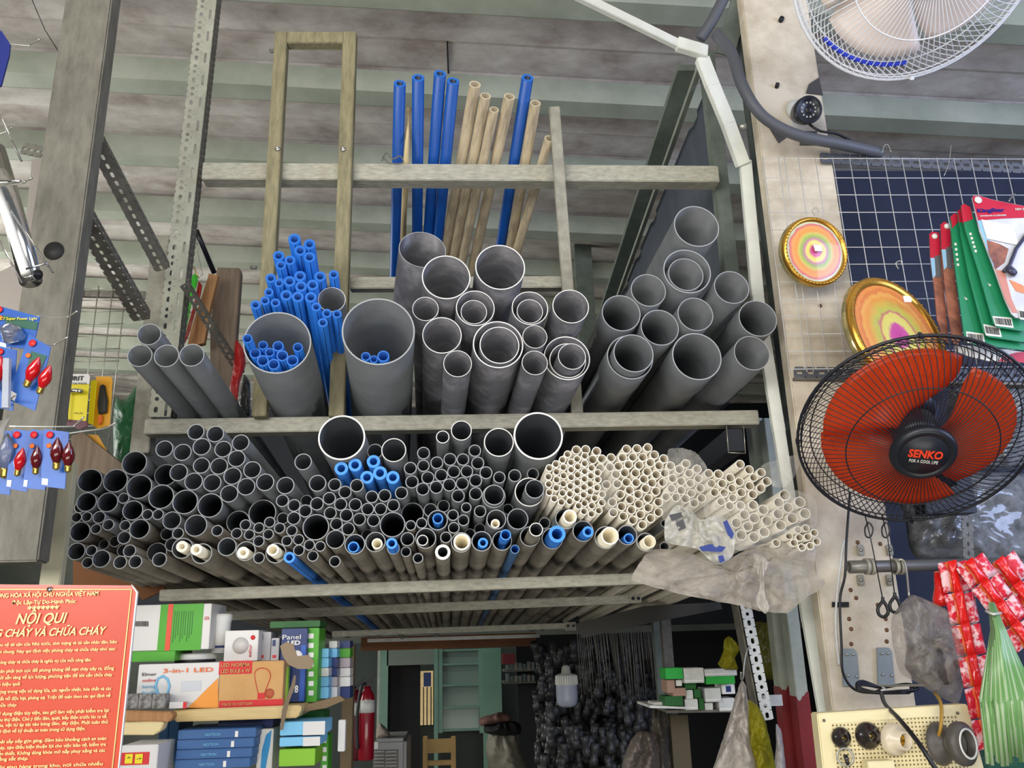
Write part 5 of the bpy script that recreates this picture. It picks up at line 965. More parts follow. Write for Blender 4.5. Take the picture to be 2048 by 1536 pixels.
mb = MB(); mb.tube(smooth_pts([P(1700, 985, YC), P(1693, 1080, YC), P(1690, 1150, YC), P(1680, 1200, YC), P(1683, 1290, YC), P(1686, 1345, YC), P(1708, 1378, YC), P(1745, 1385, YC), P(1768, 1375, YC)], 8), .0028, 8); mb.build('upper_run', M_black, t)
mb = MB(); 
for q in range(3): mb.tube(smooth_pts([P(1762, 1376, YC - .02), P(1725, 1362 + q * 4, YC - .03), P(1714, 1372 + q * 4, YC - .04), P(1750, 1384 + q, YC - .05), P(1800, 1382 + q * 2, YC - .06), P(1836 - q * 8, 1378 + q * 3, YC - .05), P(1815, 1368, YC - .04), P(1765, 1376, YC - .03)], 6), .0026, 8)
mb.build('coil', M_black, t); mb = MB(); mb.tube(smooth_pts([P(1765, 1374, YC - .02), P(1770, 1380, YC - .05), P(1762, 1382, YC - .05)], 4), .003, 8); mb.build('white_tie', M_white, t)
mb = MB(); mb.tube(smooth_pts([P(1762, 1382, YC - .03), P(1770, 1408, YC - .18), P(1800, 1440, YC - .32), P(1840, 1490, YC - .38), P(1885, 1560, YC - .4)], 8), .0038, 8); mb.build('lower_run', M_black, t)
mb = MB(); mb.tube(smooth_pts([P(1688, 1080, YC + .03), P(1680, 1130, YC + .03), P(1671, 1240, YC + .04), P(1678, 1330, YC + .04)], 8), .0022, 6); tag(mb.build('cable', M_whited), 'thin whitish cable left of the black cable on pillar', 'cable')
hook('long chrome prong over the black cable coil', [(1750, 1372, 1.80), (1800, 1371, 1.72), (1866, 1370, 1.6)], 2)
mb = MB(); p_ = poly('cable_clip', [(1665, 1204), (1698, 1204), (1698, 1214), (1665, 1214)], 1.845, .004, M_black); tag(p_, 'small black clip bar on the pillar beside cable', 'clip')
# steel pipe rail on clamps
pr3 = thing('steel_pipe', 'horizontal grey pipe clamped to the pillar, hung with packets', 'pipe', P(1860, 1140, 1.66))
a, b = P(1698, 1134, 1.66), P(2080, 1126, 1.66); d = (b - a).normalized(); mb = MB(); L_ = (b - a).length; mb.lathe([(.0095, 0), (.0125, 0), (.0125, .05), (.0115, .051), (.0115, L_), (.0095, L_), (.0095, 0)], a, d, 24); mb.build('tube', mat('dull grey pipe', (120, 118, 112), .4, .5), pr3)
for u in (1738, 1796):
    mb = MB(); q = P(u, 1133, 1.66)
    for s in (-5, 5): mb.lathe([(.0125, -.003), (.016, -.003), (.016, .003), (.0125, .003)], P(u + s, 1133, 1.66), d, 24)
    c_ = mb.build('clamp', M_steel, pr3)
    for v in (1100, 1160):
        mb = MB(); pbox(mb, u - 23, v - 11, u - 9, v + 11, 1.843, .006); mb.build('clamp_ear', M_steel, c_, .002); mb = MB(); mb.lathe([(0, 0), (.004, 0), (.003, .003), (0, .004)], P(u - 16, v, 1.842), (0, -1, 0), 12); mb.build('screw', M_chrome, c_)
    mb = MB(); mb.bar(P(u - 12, 1133, 1.67), P(u - 12, 1133, 1.845), .012, .006); mb.build('clamp_arm', M_steel, c_)
for (u, v, lab) in ((1700, 1335, 'left'), (1770, 1333, 'right')):
    t = thing('bracket_plate', lab + ' of two blue-grey steel plates low on the pillar', 'plate', P(u, v + 38, 1.843)); poly('plate', [(u - 16, v - 38), (u + 8, v - 38), (u + 14, v - 30), (u + 20, v + 38), (u - 14, v + 38)], 1.843, .004, mat('blue grey plate', (136, 146, 148), .4, .3, (156, 164, 164), 10), t, .001)
    for du, dv in ((-6, -26), (6, -26), (-4, 16), (14, 18)): mb = MB(); mb.lathe([(0, 0), (.003, 0), (.0025, .002), (0, .002)], P(u + du, v + dv, 1.842), (0, -1, 0), 10); mb.build('screw', M_dull, t)
# ---------------------------------------------------------------- lamp holder board
def pegmat():
    m = bpy.data.materials.new('cream pegboard'); m.use_nodes = True; nt = m.node_tree; b = nt.nodes['Principled BSDF']; b.inputs['Roughness'].default_value = .5
    tc = nt.nodes.new('ShaderNodeTexCoord'); sc = nt.nodes.new('ShaderNodeVectorMath'); sc.operation = 'MULTIPLY'; sc.inputs[1].default_value = (150, 0, 150); fr_ = nt.nodes.new('ShaderNodeVectorMath'); fr_.operation = 'FRACTION'; sb = nt.nodes.new('ShaderNodeVectorMath'); sb.operation = 'SUBTRACT'; sb.inputs[1].default_value = (.5, 0, .5); ln = nt.nodes.new('ShaderNodeVectorMath'); ln.operation = 'LENGTH'; lt = nt.nodes.new('ShaderNodeMath'); lt.operation = 'LESS_THAN'; lt.inputs[1].default_value = .24
    mx = nt.nodes.new('ShaderNodeMix'); mx.data_type = 'RGBA'; mx.inputs[6].default_value = (*lin((224, 208, 160)), 1); mx.inputs[7].default_value = (*lin((110, 96, 66)), 1)
    for a_, b_ in ((tc.outputs['Object'], sc.inputs[0]), (sc.outputs[0], fr_.inputs[0]), (fr_.outputs[0], sb.inputs[0]), (sb.outputs[0], ln.inputs[0]), (ln.outputs['Value'], lt.inputs[0]), (lt.outputs[0], mx.inputs[0]), (mx.outputs[2], b.inputs['Base Color'])): nt.links.new(a_, b_)
    return m
M_creamb = mat('cream board', (226, 212, 166), .5, 0, (236, 224, 182), 5)
bd = thing('socket_board', 'cream pegboard displaying lamp holders, bottom right corner', 'board', P(1790, 1560, 1.55)); poly('frame', [(1634, 1427), (1935, 1408), (1980, 1580), (1652, 1590)], 1.55, .03, M_creamb, bd, .002); poly('pegboard', [(1665, 1448), (1912, 1430), (1946, 1580), (1682, 1590)], 1.548, .002, pegmat(), bd)
for (u, v) in ((1648, 1441), (1915, 1426)): mb = MB(); mb.lathe([(0, 0), (.0028, 0), (.002, .002), (0, .002)], P(u, v, 1.5495), (0, -1, 0), 10); mb.build('screw', M_dark, bd)
M_bake = mat('dark bakelite', (40, 34, 32), .2, coat=.5); M_porc = mat('cream porcelain', (216, 202, 176), .25); M_dg = mat('dusty dark grey plastic', (74, 70, 66), .45, 0, (92, 86, 80), 14)
def holder(lab, u, v, rpx, prof, m, inner_, Y=1.547, tilt=(0.05, 0.02)):
    t = thing('lamp_holder', lab, 'lamp holder', P(u, v, Y)); k = rpx * MPP(P(u, v, Y)); ax = Vector((tilt[0], -1, tilt[1])); mb = MB(); mb.lathe([(r_ * k, h * k) for r_, h in prof], P(u, v, Y), ax, 32); mb.build('body', m, t); tip = P(u, v, Y) + ax.normalized() * prof[-1][1] * k
    mb = MB(); mb.lathe([(r_ * k, h * k) for r_, h in inner_], tip, ax, 24); mb.build('contact', M_brass if m is not M_dg else M_dull, t); return t
cup = [(1, 0), (.98, .2), (.8, .45), (.5, .6), (.42, .9), (.36, .95), (.3, .9), (.28, .5)]
holder('small dark brown round lamp holder, leftmost on the pegboard', 1682, 1475, 20, cup, M_bake, [(.001, .02), (.14, 0), (.16, -.1)])
holder('bigger dark brown lamp holder, second from left on pegboard', 1735, 1471, 26, cup, M_bake, [(.001, .02), (.14, 0), (.18, -.1)])
holder('cream porcelain lamp holder with brass thread on pegboard', 1785, 1478, 31, [(1, 0), (.98, .3), (.85, .5), (.62, .6), (.56, 1.1), (.5, 1.12), (.44, 1.08), (.42, .6)], M_porc, [(.001, -.35), (.3, -.35), (.4, -.1), (.41, .02)], tilt=(.35, -.02))
big = [(1, 0), (1, .12), (.85, .3), (.5, .5), (.5, .9), (.95, 1.0), (1.0, 1.1), (.98, 1.35), (.85, 1.45), (.66, 1.5), (.62, 1.46), (.6, 1.1)]
t = holder('largest dark grey lamp holder with white ring at right', 1878, 1487, 41, big, M_dg, [(.001, -.6), (.5, -.6), (.56, -.3), (.58, -.05)], tilt=(.55, .08))
k = 41 * MPP(P(1878, 1487, 1.547)); ax = Vector((.55, -1, .08)).normalized(); mb = MB(); mb.lathe([(.60 * k, 0), (.70 * k, 0), (.70 * k, .05 * k), (.60 * k, .05 * k), (.60 * k, 0)], P(1878, 1487, 1.547) + ax * 1.5 * k, ax, 32); mb.build('white_ring', M_white, t)
mb = MB(); mb.tube(smooth_pts([P(1869, 1385, 1.6), P(1882, 1408, 1.54), P(1882, 1450, 1.52), P(1876, 1475, 1.53)], 5), .003, 8); mb.build('yellow_wire', mat('old yellow wire', (170, 132, 52), .5), t)
t = thing('key_ring', 'round metal disc with small bulb holder below leftmost lamp holder', 'ring', P(1690, 1530, 1.54)); mb = MB(); o_ = P(1690, 1514, 1.54); mb.lathe([(.0125, 0), (.0155, 0), (.0155, .002), (.0125, .002), (.0125, 0)], o_, (0, -1, 0), 28); mb.build('ring', M_dull, t); mb = MB(); mb.tube([o_ + Vector((0, -.002, .004)), o_ + Vector((.002, -.004, -.012))], [.004, .003], 10); mb.build('tag', M_bake, t)
t = box('switch_box', 'cream switch body at the foot of the pegboard', 1738, 1522, 1792, 1570, 1.52, .025, M_creamb, None, 'switch')
# ---------------------------------------------------------------- bag of sockets, packets, green bunch
F_smoke = film_mat('smoky clear film', (206, 198, 188), .36, .45, .12)
bag('plastic_bag', [(1822, 1190), (1850, 1198), (1880, 1212), (1905, 1228), (1925, 1268), (1942, 1320), (1930, 1365), (1915, 1408), (1880, 1395), (1838, 1368), (1800, 1345), (1785, 1290), (1782, 1240), (1795, 1215)], 1.60, .05, F_smoke, top=(1825, 1195), folds=7, amp=.5, label='clear plastic bag of dark fittings hung below the grey pipe', cat='bag')
mb = MB(); o_ = P(1862, 1325, 1.60); k = MPP(o_)
mb.lathe([(.001, 46 * k), (34 * k, 38 * k), (48 * k, 10 * k), (44 * k, -24 * k), (24 * k, -40 * k), (.001, -44 * k)], o_, R @ Vector((.2, 1, .1)), 20); tag(mb.build('bundle', mat('dark fittings', (50, 48, 50), .4, 0, (92, 84, 84), 20, bump=.4)), 'dark bundle of fittings inside the clear plastic bag', 'bundle')
hook('chrome hook carrying the clear plastic bag', [(1796, 1120, 1.645), (1808, 1122, 1.64), (1814, 1150, 1.63), (1818, 1192, 1.61)], 2)
M_pkr = mat('red packet foil', (222, 30, 26), .25, coat=.5); M_pkw = mat('pink white packet print', (238, 196, 200), .3, 0, (214, 40, 60), 60, .44, .52); M_pko = mat('orange packet', (236, 110, 50), .3)
def strand(lab, a, b, n, w, Y0, Y1, centre=True):
    t = thing('packet_strand', lab, 'packets', P(*b, Y1), 'strings of red packets'); A, B = Vector(a), Vector(b); d = (B - A) / n; pn = Vector((-d.y, d.x)).normalized()
    for i in range(n):
        Y = Y0 + (Y1 - Y0) * i / n
        for s, m, nm, ww in ((-1, M_pkw, 'packet', .9), (1, M_pkw, 'packet', .9), (-.45, M_pko, 'orange_packet', .5), (0, M_pkr, 'red_packet', .62)):
            if not centre and s == 0: continue
            c_ = A + d * (i + .5) + pn * s * w * .55 * -1; hw = w * .5 * ww; hl = d.length * (.5 if s == 0 else .46) ; dd = d.normalized(); of = 0 if s == 0 else d.length * .04 * s
            q = [c_ + pn * x * hw + dd * (y * hl + of) for x, y in ((-1, -1), (0, -1.02), (1, -1), (1, 0), (1, 1), (0, 1.02), (-1, 1), (-1, 0))]
            bag(nm, [(p.x, p.y) for p in q], Y - (.012 if s == 0 else 0) + .004 * abs(s), .006, m, t, folds=3, amp=.35, rings=5, jit=.3)
    return t
strand('long strand of red packets, beside the clear bag', (1904, 1122), (1984, 1500), 6, 29, 1.60, 1.52)
strand('strand of red and orange packets at right edge, middle one', (1938, 1120), (2062, 1290), 4, 31, 1.57, 1.5)
strand('short strand of red packets at top right edge', (1998, 1118), (2070, 1215), 2, 34, 1.62, 1.56)
t = thing('red_bottle_toy', 'small red bottle shaped packet hanging left of strands', 'packet', P(1882, 1212, 1.63)); mb = MB(); k = MPP(P(1880, 1180, 1.63)); mb.lathe([(.001, 34 * k), (8 * k, 34 * k), (10 * k, 4 * k), (13 * k, -6 * k), (16 * k, -18 * k), (15 * k, -30 * k), (.001, -32 * k)], P(1880, 1180, 1.63), (0.05, 0, 1), 18); mb.build('bottle', M_pkr, t); mb = MB(); mb.lathe([(.001, 3 * k), (8 * k, 3 * k), (8 * k, -4 * k), (.001, -4 * k)], P(1877, 1146, 1.63), (0.05, 0, 1), 14); mb.build('cap', mat('salmon cap', (226, 130, 110), .4), t)
gb = thing('cable_tie_bunch', 'bunch of long green translucent strips in the lower right corner', 'strips', P(2010, 1500, 1.5)); M_strip = mat('green translucent strip', (130, 184, 110), .2, trans=.35); M_strip2 = mat('pale green strip', (190, 216, 170), .2, trans=.3)
for q in range(34):
    f = q / 33; mb = MB(); ux = 1975 + f * 110; mb.tube([P(1978 + f * 10, 1205, 1.46), P(1984 + f * 26, 1262, 1.45 - .02 * math.sin(f * 3)), P(ux - 12, 1400 + random.uniform(-10, 10), 1.45 - .03 * math.sin(f * 3)), P(ux, 1520 + random.uniform(-12, 12), 1.46)], [.001, .0028, .0036, .003], 5); mb.build('strip', M_strip if q % 3 else M_strip2, gb)
mb = MB(); mb.tube(smooth_pts([P(1972, 1222, 1.455), P(1986, 1228, 1.43), P(2002, 1226, 1.455)], 5), .0022, 6); mb.build('tie_band', M_whited, gb)
bag('plastic_bag', [(1968, 1460), (2000, 1470), (2060, 1466), (2060, 1560), (1972, 1560), (1962, 1500)], 1.6, .02, film_mat('teal film', (70, 130, 110), .8), label='green film bag end in the bottom right corner', cat='bag', jit=.3)
# shelf shapes seen behind the fan at right: wrapped stock
for (q, lab) in (([(1800, 955), (2060, 950), (2060, 1118), (1835, 1118), (1810, 1040)], 'film-wrapped dark grey stock behind the lower half of fan'), ([(1900, 780), (2060, 776), (2060, 930), (1905, 930)], 'film-wrapped grey stock behind the right half of fan')):
    bag('wrapped_stock', q, 2.35, .08, mat('wrapped grey stock', (92, 94, 96), .15, 0, (140, 142, 144), 30, coat=.6), label=lab, cat='stock', folds=4)
# ================================================================ torn films over the white conduits
F_clear = film_mat('torn clear film', (240, 236, 226), .26, .35, .12); F_print = film_mat('crumpled white film', (232, 230, 222), .95, .3, .3); F_sack = film_mat('dusty film sack', (196, 187, 175), .97, .35, .35)
M_inkb = mat('blue print ink', (36, 56, 130), .4); M_inkd = mat('grey print ink', (70, 70, 72), .5)
bag('clear_film', [(1196, 930), (1215, 915), (1235, 940), (1238, 985), (1228, 1030), (1210, 1015), (1196, 985), (1200, 955)], 1.725, .014, F_clear, closed=False, label='torn clear film between the left and middle conduit bundles', cat='film', folds=8, amp=.7)
bag('clear_film', [(1338, 898), (1365, 896), (1392, 905), (1412, 930), (1424, 975), (1416, 1020), (1390, 1062), (1350, 1060), (1322, 1030), (1326, 975), (1330, 930)], 1.725, .014, F_clear, closed=False, label='clear film over the right of the middle conduit bundle', cat='film', folds=8, amp=.7)
cf = bag('printed_film', [(1330, 1042), (1352, 1010), (1385, 1022), (1400, 1040), (1440, 1030), (1470, 1062), (1466, 1112), (1432, 1130), (1395, 1098), (1352, 1090), (1330, 1082)], 1.69, .022, F_print, closed=False, label='crumpled white film with blue and black print over conduits', cat='film', folds=11, amp=.9)
for q, m in (([(1338, 1030), (1362, 1024), (1366, 1034), (1344, 1042)], M_inkd), ([(1352, 1046), (1366, 1038), (1372, 1056), (1358, 1062)], M_inkd), ([(1446, 1044), (1454, 1040), (1468, 1068), (1464, 1078), (1456, 1070)], M_inkb), ([(1398, 1094), (1420, 1088), (1452, 1094), (1444, 1104), (1404, 1102)], M_inkb), ([(1436, 1112), (1446, 1110), (1450, 1122), (1440, 1126)], M_inkb)):
    o = poly('printed_mark', q, 1.668, .001, m, cf)
bag('clear_film', [(1408, 1000), (1450, 985), (1490, 1002), (1536, 1010), (1580, 980), (1606, 985), (1632, 1000), (1634, 1050), (1600, 1062), (1545, 1080), (1480, 1102), (1440, 1080), (1412, 1040)], 1.70, .016, F_clear, closed=False, label='wide torn clear film over the right conduit bundle', cat='film', folds=10, amp=.6)
bag('clear_film', [(1522, 932), (1560, 918), (1592, 910), (1600, 928), (1588, 955), (1570, 975), (1545, 972)], 1.70, .014, F_clear, closed=False, label='stiff clear film flap sticking out beyond white trunking', cat='film', folds=4, amp=.4)
bag('film_sack', [(1300, 1100), (1352, 1098), (1395, 1112), (1440, 1128), (1490, 1100), (1550, 1082), (1610, 1096), (1636, 1080), (1628, 1140), (1652, 1168), (1606, 1200), (1575, 1226), (1520, 1222), (1470, 1210), (1400, 1196), (1330, 1180), (1262, 1160), (1278, 1128)], 1.78, .022, F_sack, closed=False, label='large dusty film sack wrapping the conduits from below', cat='film', folds=6, amp=.7, jit=1.0)
hk = bag('film_knot', [(1508, 1108), (1524, 1112), (1538, 1125), (1530, 1150), (1528, 1180), (1538, 1215), (1530, 1228), (1512, 1205), (1520, 1165), (1508, 1135)], 1.735, .012, film_mat('white twisted film', (214, 208, 198), .95, .3, .2), closed=False, folds=12, amp=1.0, label='white twisted fold hanging down the dusty film sack', cat='film')
# ================================================================ back of the shop
M_teal = mat('dim green gloss paint', (98, 134, 116), .4, 0, (110, 146, 128), 5); M_inner = mat('interior black', (8, 8, 10), .7)
YD = 6.4
def flat(name, u0, v0, u1, v1, Y, d, m, parent=None, bevel=0): mb = MB(); pbox(mb, u0, v0, u1, v1, Y, d); return mb.build(name, m, parent, bevel)
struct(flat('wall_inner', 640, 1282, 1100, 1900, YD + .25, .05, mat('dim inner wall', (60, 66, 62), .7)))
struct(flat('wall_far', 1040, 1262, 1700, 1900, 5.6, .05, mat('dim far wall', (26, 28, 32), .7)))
dr = thing('green_door_frame', 'green painted door frame with dark open doorway at the back', 'door frame', P(810, 1700, YD))
for (u0, v0, u1, v1, dd, m, nm) in ((752, 1298, 757, 1700, .08, M_pale, 'frame_edge'), (757, 1298, 774, 1700, .05, M_teal, 'jamb'), (774, 1296, 868, 1330, .06, mat('grey green lintel', (112, 122, 110), .5), 'lintel'), (868, 1296, 876, 1700, .09, M_teal, 'jamb')):
    flat(nm, u0, v0, u1, v1, YD - .05, dd, m, dr)
flat('doorway_dark', 775, 1330, 840, 1700, YD + .02, .02, M_inner, dr)
gp = flat('bright_gap', 840, 1342, 866, 1450, YD + .03, .02, mat('daylit yard', (226, 196, 140), .6, 0, (120, 110, 84), 9, emit=.45), dr); gp['label'] = 'bright daylit strip of yard'
for u in (846, 853, 861): flat('bar', u, 1374, u + 2, 1455, YD + .01, .01, M_inner, dr)
flat('hanging_cloth', 847, 1345, 862, 1373, YD + .0, .01, M_navy, dr)
wn = thing('window_unit', 'green glazed window with four panes rows beside doorway', 'window', P(920, 1470, YD - .03))
for (v) in (1298, 1326, 1368, 1412, 1458): flat('glazing_bar', 876, v, 968, v + 4, YD - .04, .05, M_teal, wn)
for u in (876, 958): flat('stile', u, 1298, u + 9, 1466, YD - .045, .05, M_teal, wn)
for i, v in enumerate((1302, 1330, 1372, 1416)): flat('pane', 884, v, 958, (1326, 1368, 1412, 1458)[i], YD - .02, .006, mat('dim glass', (112, 132, 122), .15), wn)
tag(flat('green_pillar', 968, 1296, 1007, 1800, YD - .06, .1, M_teal), 'dim green square pillar right of the glazed window', 'pillar')
tag(flat('wooden_beam', 722, 1270, 1072, 1297, 5.0, .1, mat('orange brown beam', (134, 86, 48), .7, 0, (104, 64, 38), 6, stretch=(.5, 4, 4))), 'orange brown wooden beam under the far end of rack', 'beam')
tag(flat('tube_conduit', 735, 1273, 1080, 1280, 4.4, .02, M_whited), 'pale slim conduit along the orange brown beam', 'conduit')
# fire extinguishers
def exting(u, Y, lab, m, s=1.0):
    t = thing('fire_extinguisher', lab, 'fire extinguisher', P(u, 1522, Y)); k = MPP(P(u, 1450, Y)) * s; o_ = P(u, 1520, Y)
    mb = MB(); mb.lathe([(.001, 0), (14 * k, 0), (15.5 * k, 3 * k), (15.5 * k, 112 * k), (13 * k, 124 * k), (7 * k, 132 * k), (6 * k, 138 * k), (.001, 138 * k)], o_, (0, 0, 1), 28); mb.build('cylinder', m, t)
    mb = MB(); mb.lathe([(15.8 * k, 88 * k), (15.9 * k, 88 * k), (15.9 * k, 112 * k), (15.7 * k, 112 * k)], o_, (0, 0, 1), 28); mb.build('white_label', M_whited, t)
    mb = MB(); mb.box(o_ + Vector((2 * k, 0, 144 * k)), (16 * k, 8 * k, 6 * k)); mb.bar(o_ + Vector((-2 * k, 0, 146 * k)), o_ + Vector((14 * k, 0, 160 * k)), 5 * k, 3 * k); mb.build('valve_handle', M_black, t)
    mb = MB(); mb.tube(smooth_pts([o_ + Vector(q) * k for q in ((-3, -4, 143), (-12, -6, 136), (-18, -8, 90), (-17, -10, 40), (-14, -14, 22))], 5), 3 * k, 8); mb.build('hose', M_black, t)
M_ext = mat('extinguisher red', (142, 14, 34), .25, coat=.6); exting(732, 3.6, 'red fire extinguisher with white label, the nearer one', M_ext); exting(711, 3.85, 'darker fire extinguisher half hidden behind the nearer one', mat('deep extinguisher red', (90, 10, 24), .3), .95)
# air cooler, cloth, chair
t = box('air_cooler', 'pale air cooler with slatted front at the shop back', 745, 1478, 812, 1640, 4.2, .35, mat('dull white cooler', (150, 150, 148), .4), bevel=.015); flat('grille_recess', 746, 1500, 796, 1640, 4.195, .006, M_dark, t)
for v in range(1502, 1600, 7): flat('louvre', 748, v, 768, v + 3, 4.185, .012, mat('dull white cooler', (150, 150, 148), .4), t); flat('louvre', 771, v, 793, v + 3, 4.185, .012, mat('dull white cooler', (150, 150, 148), .4), t)
flat('sticker', 746, 1484, 756, 1498, 4.197, .003, M_paper, t)
bag('cloth', [(752, 1477), (753, 1458), (760, 1446), (768, 1452), (778, 1462), (781, 1474), (770, 1478)], 4.3, .05, mat('dim white cloth', (150, 140, 128), .8), label='small pale cloth with orange corner on the air cooler', cat='cloth', folds=4)
t = thing('wooden_chair', 'pale wooden chair back seen beyond the air cooler', 'chair', P(880, 1536, 4.6) - Vector((0, 0, P(880, 1536, 4.6).z)))
M_chw = mat('pale chair wood', (176, 142, 78), .5, 0, (196, 160, 94), 5)
for u in (850, 908): flat('leg', u - 5, 1473, u + 5, 1900, 4.6, .035, M_chw, t, .003)
flat('backrest', 852, 1478, 906, 1506, 4.605, .02, M_chw, t, .003); flat('backrest_rail', 855, 1521, 903, 1531, 4.605, .02, M_chw, t, .003)
x0, x1, z0, z1 = rect(846, 1560, 912, 1566, 4.6); mb = MB(); mb.box(((x0 + x1) / 2, 4.82, .45), (x1 - x0, .42, .035)); mb.build('seat', M_chw, t, .004)
for u in (850, 908): p = P(u, 1500, 4.6); mb = MB(); mb.box((p.x, 5.0, .22), (.03, .03, .44)); mb.build('leg', M_chw, t)
for i, v in enumerate((1340, 1364)):
    t = thing('back_shelf', ('upper' if i == 0 else 'lower') + ' dim shelf board of small goods right of green pillar', 'shelf', P(1040, v, 5.3)); flat('board', 1008, v, 1072, v + 3, 5.3, .3, M_dark, t)
    for q in range(7):
        u = 1012 + q * 8.5; h = random.uniform(9, 17); x = flat('small_jar', u, v - h, u + 6, v, 5.32, .05, mat('dim jar %d' % (q % 3), ((120, 132, 128), (90, 110, 108), (140, 136, 124))[q % 3], .3), None); tag(x, '%s dim jar from left on the %s dim shelf' % (ORD[q], ('upper', 'lower')[i]), 'jar', 'small dim jars on the back shelves')
tag(flat('red_carton', 1005, 1308, 1030, 1328, 5.28, .1, mat('dim red carton', (130, 34, 42), .5)), 'dim red carton above the back shelves', 'box')
bg = thing('cloth_sack', 'grey-brown unidentified shape with dark band and reddish roll on top', 'sack', P(1015, 1600, 4.4))  # too dark to identify; simple cloth forms stand in for it
bag('sack_body', [(978, 1465), (1000, 1462), (1030, 1464), (1040, 1500), (1055, 1545), (1062, 1620), (975, 1620), (978, 1545), (972, 1500)], 4.4, .12, mat('grey brown cloth', (118, 114, 100), .8, 0, (146, 142, 126), 9, bump=.3), bg, top=(1005, 1455), folds=6, amp=.25)
bag('dark_band', [(968, 1452), (985, 1446), (1030, 1442), (1042, 1452), (1040, 1468), (1005, 1472), (970, 1466)], 4.36, .12, mat('black cloth', (14, 14, 18), .8), bg, folds=4); bag('reddish_roll', [(957, 1440), (965, 1434), (985, 1428), (1000, 1424), (1020, 1430), (1022, 1442), (1000, 1447), (975, 1450), (962, 1452)], 4.34, .07, mat('dull reddish cloth', (112, 80, 72), .7), bg, folds=4, amp=.15)
# hanging lantern lamp
t = thing('bulb_lantern', 'pale round-bottomed lamp hanging before the dark fittings', 'lamp', P(1133, 1412, 3.3)); k = MPP(P(1133, 1380, 3.3)); o_ = P(1133, 1370, 3.3)
mb = MB(); mb.lathe([(21.5 * k, 0), (21.5 * k, -26 * k), (19 * k, -36 * k), (12 * k, -41 * k), (.001, -42 * k)], o_, (0, 0, 1), 32); mb.build('diffuser', mat('lamp diffuser', (150, 154, 168), .3), t)
mb = MB(); prof = []; mb.lathe([(21.5 * k, 0), (22 * k, 1 * k), (21 * k, 18 * k), (19 * k, 20 * k), (10 * k, 22 * k), (8 * k, 34 * k), (4 * k, 38 * k), (.001, 38 * k)], o_, (0, 0, 1), 32); hb = mb.build('ribbed_cap', mat('lamp cap grey', (170, 170, 160), .4), t)
for q in range(28): a = q / 28 * 6.283; mb = MB(); mb.bar(o_ + Vector((math.cos(a) * 22 * k, math.sin(a) * 22 * k, 1 * k)), o_ + Vector((math.cos(a) * 21.4 * k, math.sin(a) * 21.4 * k, 18 * k)), 1.6 * k, 1.6 * k); mb.build('cooling_rib', M_whited, hb)
mb = MB(); mb.tube([o_ + Vector((0, 0, 38 * k)), P(1132, 1270, 3.3)], 1.2 * k, 6); mb.build('cord', M_black, t)
# mass of dark pipe fittings
M_fit = mat('dark grey fitting', (58, 59, 60), .35, 0, (76, 76, 76), 9)
def fitting(mb, u, v, Y, s):
    o_ = P(u, v, Y); k = MPP(o_) * s; kind = random.random(); a = Vector((random.uniform(-.4, .4), random.uniform(-.4, .4), 1)).normalized()
    mb.lathe([(5.2 * k, -12 * k), (5.6 * k, -15 * k), (5.6 * k, -5 * k), (4.8 * k, -4 * k), (4.8 * k, 4 * k), (5.6 * k, 5 * k), (5.6 * k, 15 * k), (4.4 * k, 15 * k)], o_, a, 12)
    if kind < .55:
        b_ = a.orthogonal().normalized(); b_ = (b_ + a * random.uniform(-.5, .5)).normalized(); mb.lathe([(5.4 * k, 0), (5.8 * k, 6 * k), (6.8 * k, 7 * k), (6.8 * k, 14 * k), (5.2 * k, 14 * k)], o_, b_, 12)
mb = MB()
for q in range(420):
    v = random.uniform(1300, 1560); f = (v - 1300) / 260; u = random.uniform(1068 + 10 * f, 1322 - 30 * f)
    if abs(u - 1133) < 24 and 1325 < v < 1415: continue
    fitting(mb, u, v, random.uniform(3.75, 4.3), random.uniform(.9, 1.5))
tag(mb.build('fittings_mass', M_fit), 'dense hanging mass of dark pipe fittings at the back', 'pipe fittings', None, 'stuff')
for q in range(46):
    v = random.uniform(1330, 1550); u = random.uniform(1075, 1300)
    if abs(u - 1133) < 30 and v < 1425: continue
    mb = MB(); fitting(mb, u, v, 3.62, random.uniform(1.0, 1.6)); tag(mb.build('pipe_fitting', M_fit), 'dark grey pipe fitting hanging at front of the dark mass', 'pipe fitting', 'dark pipe fittings hanging at the back')
mb = MB()
for q in range(46): u = 1165 + q * 3.3; v1 = random.uniform(1330, 1420); mb.tube([P(u - 12, 1250, 3.5), P(u + random.uniform(-2, 3), v1, 3.6)], .0016, 4)
tag(mb.build('hanging_strings', mat('dim string', (120, 118, 108), .6)), 'many thin strings holding up the dark fittings', 'strings', None, 'stuff')
tag(poly('steel_sheet', [(1150, 1248), (1288, 1212), (1440, 1204), (1445, 1218), (1300, 1246), (1165, 1276)], 2.9, .01, mat('dim sheet', (70, 68, 62), .3, .4)), 'dim smooth steel sheet beyond the ends of lower beams', 'sheet')
for i, (u, w, Y) in enumerate(((1318, 14, 3.2), (1338, 20, 3.1))):
    mb = MB(); vbar(mb, u, 1320, Y, w, 1225, 1700, .03); tag(mb.build('rear_post', (M_green, M_dark)[i], None, .002), ('grey green' if i == 0 else 'dark slotted') + ' rear post left of the small green boxes', 'post')
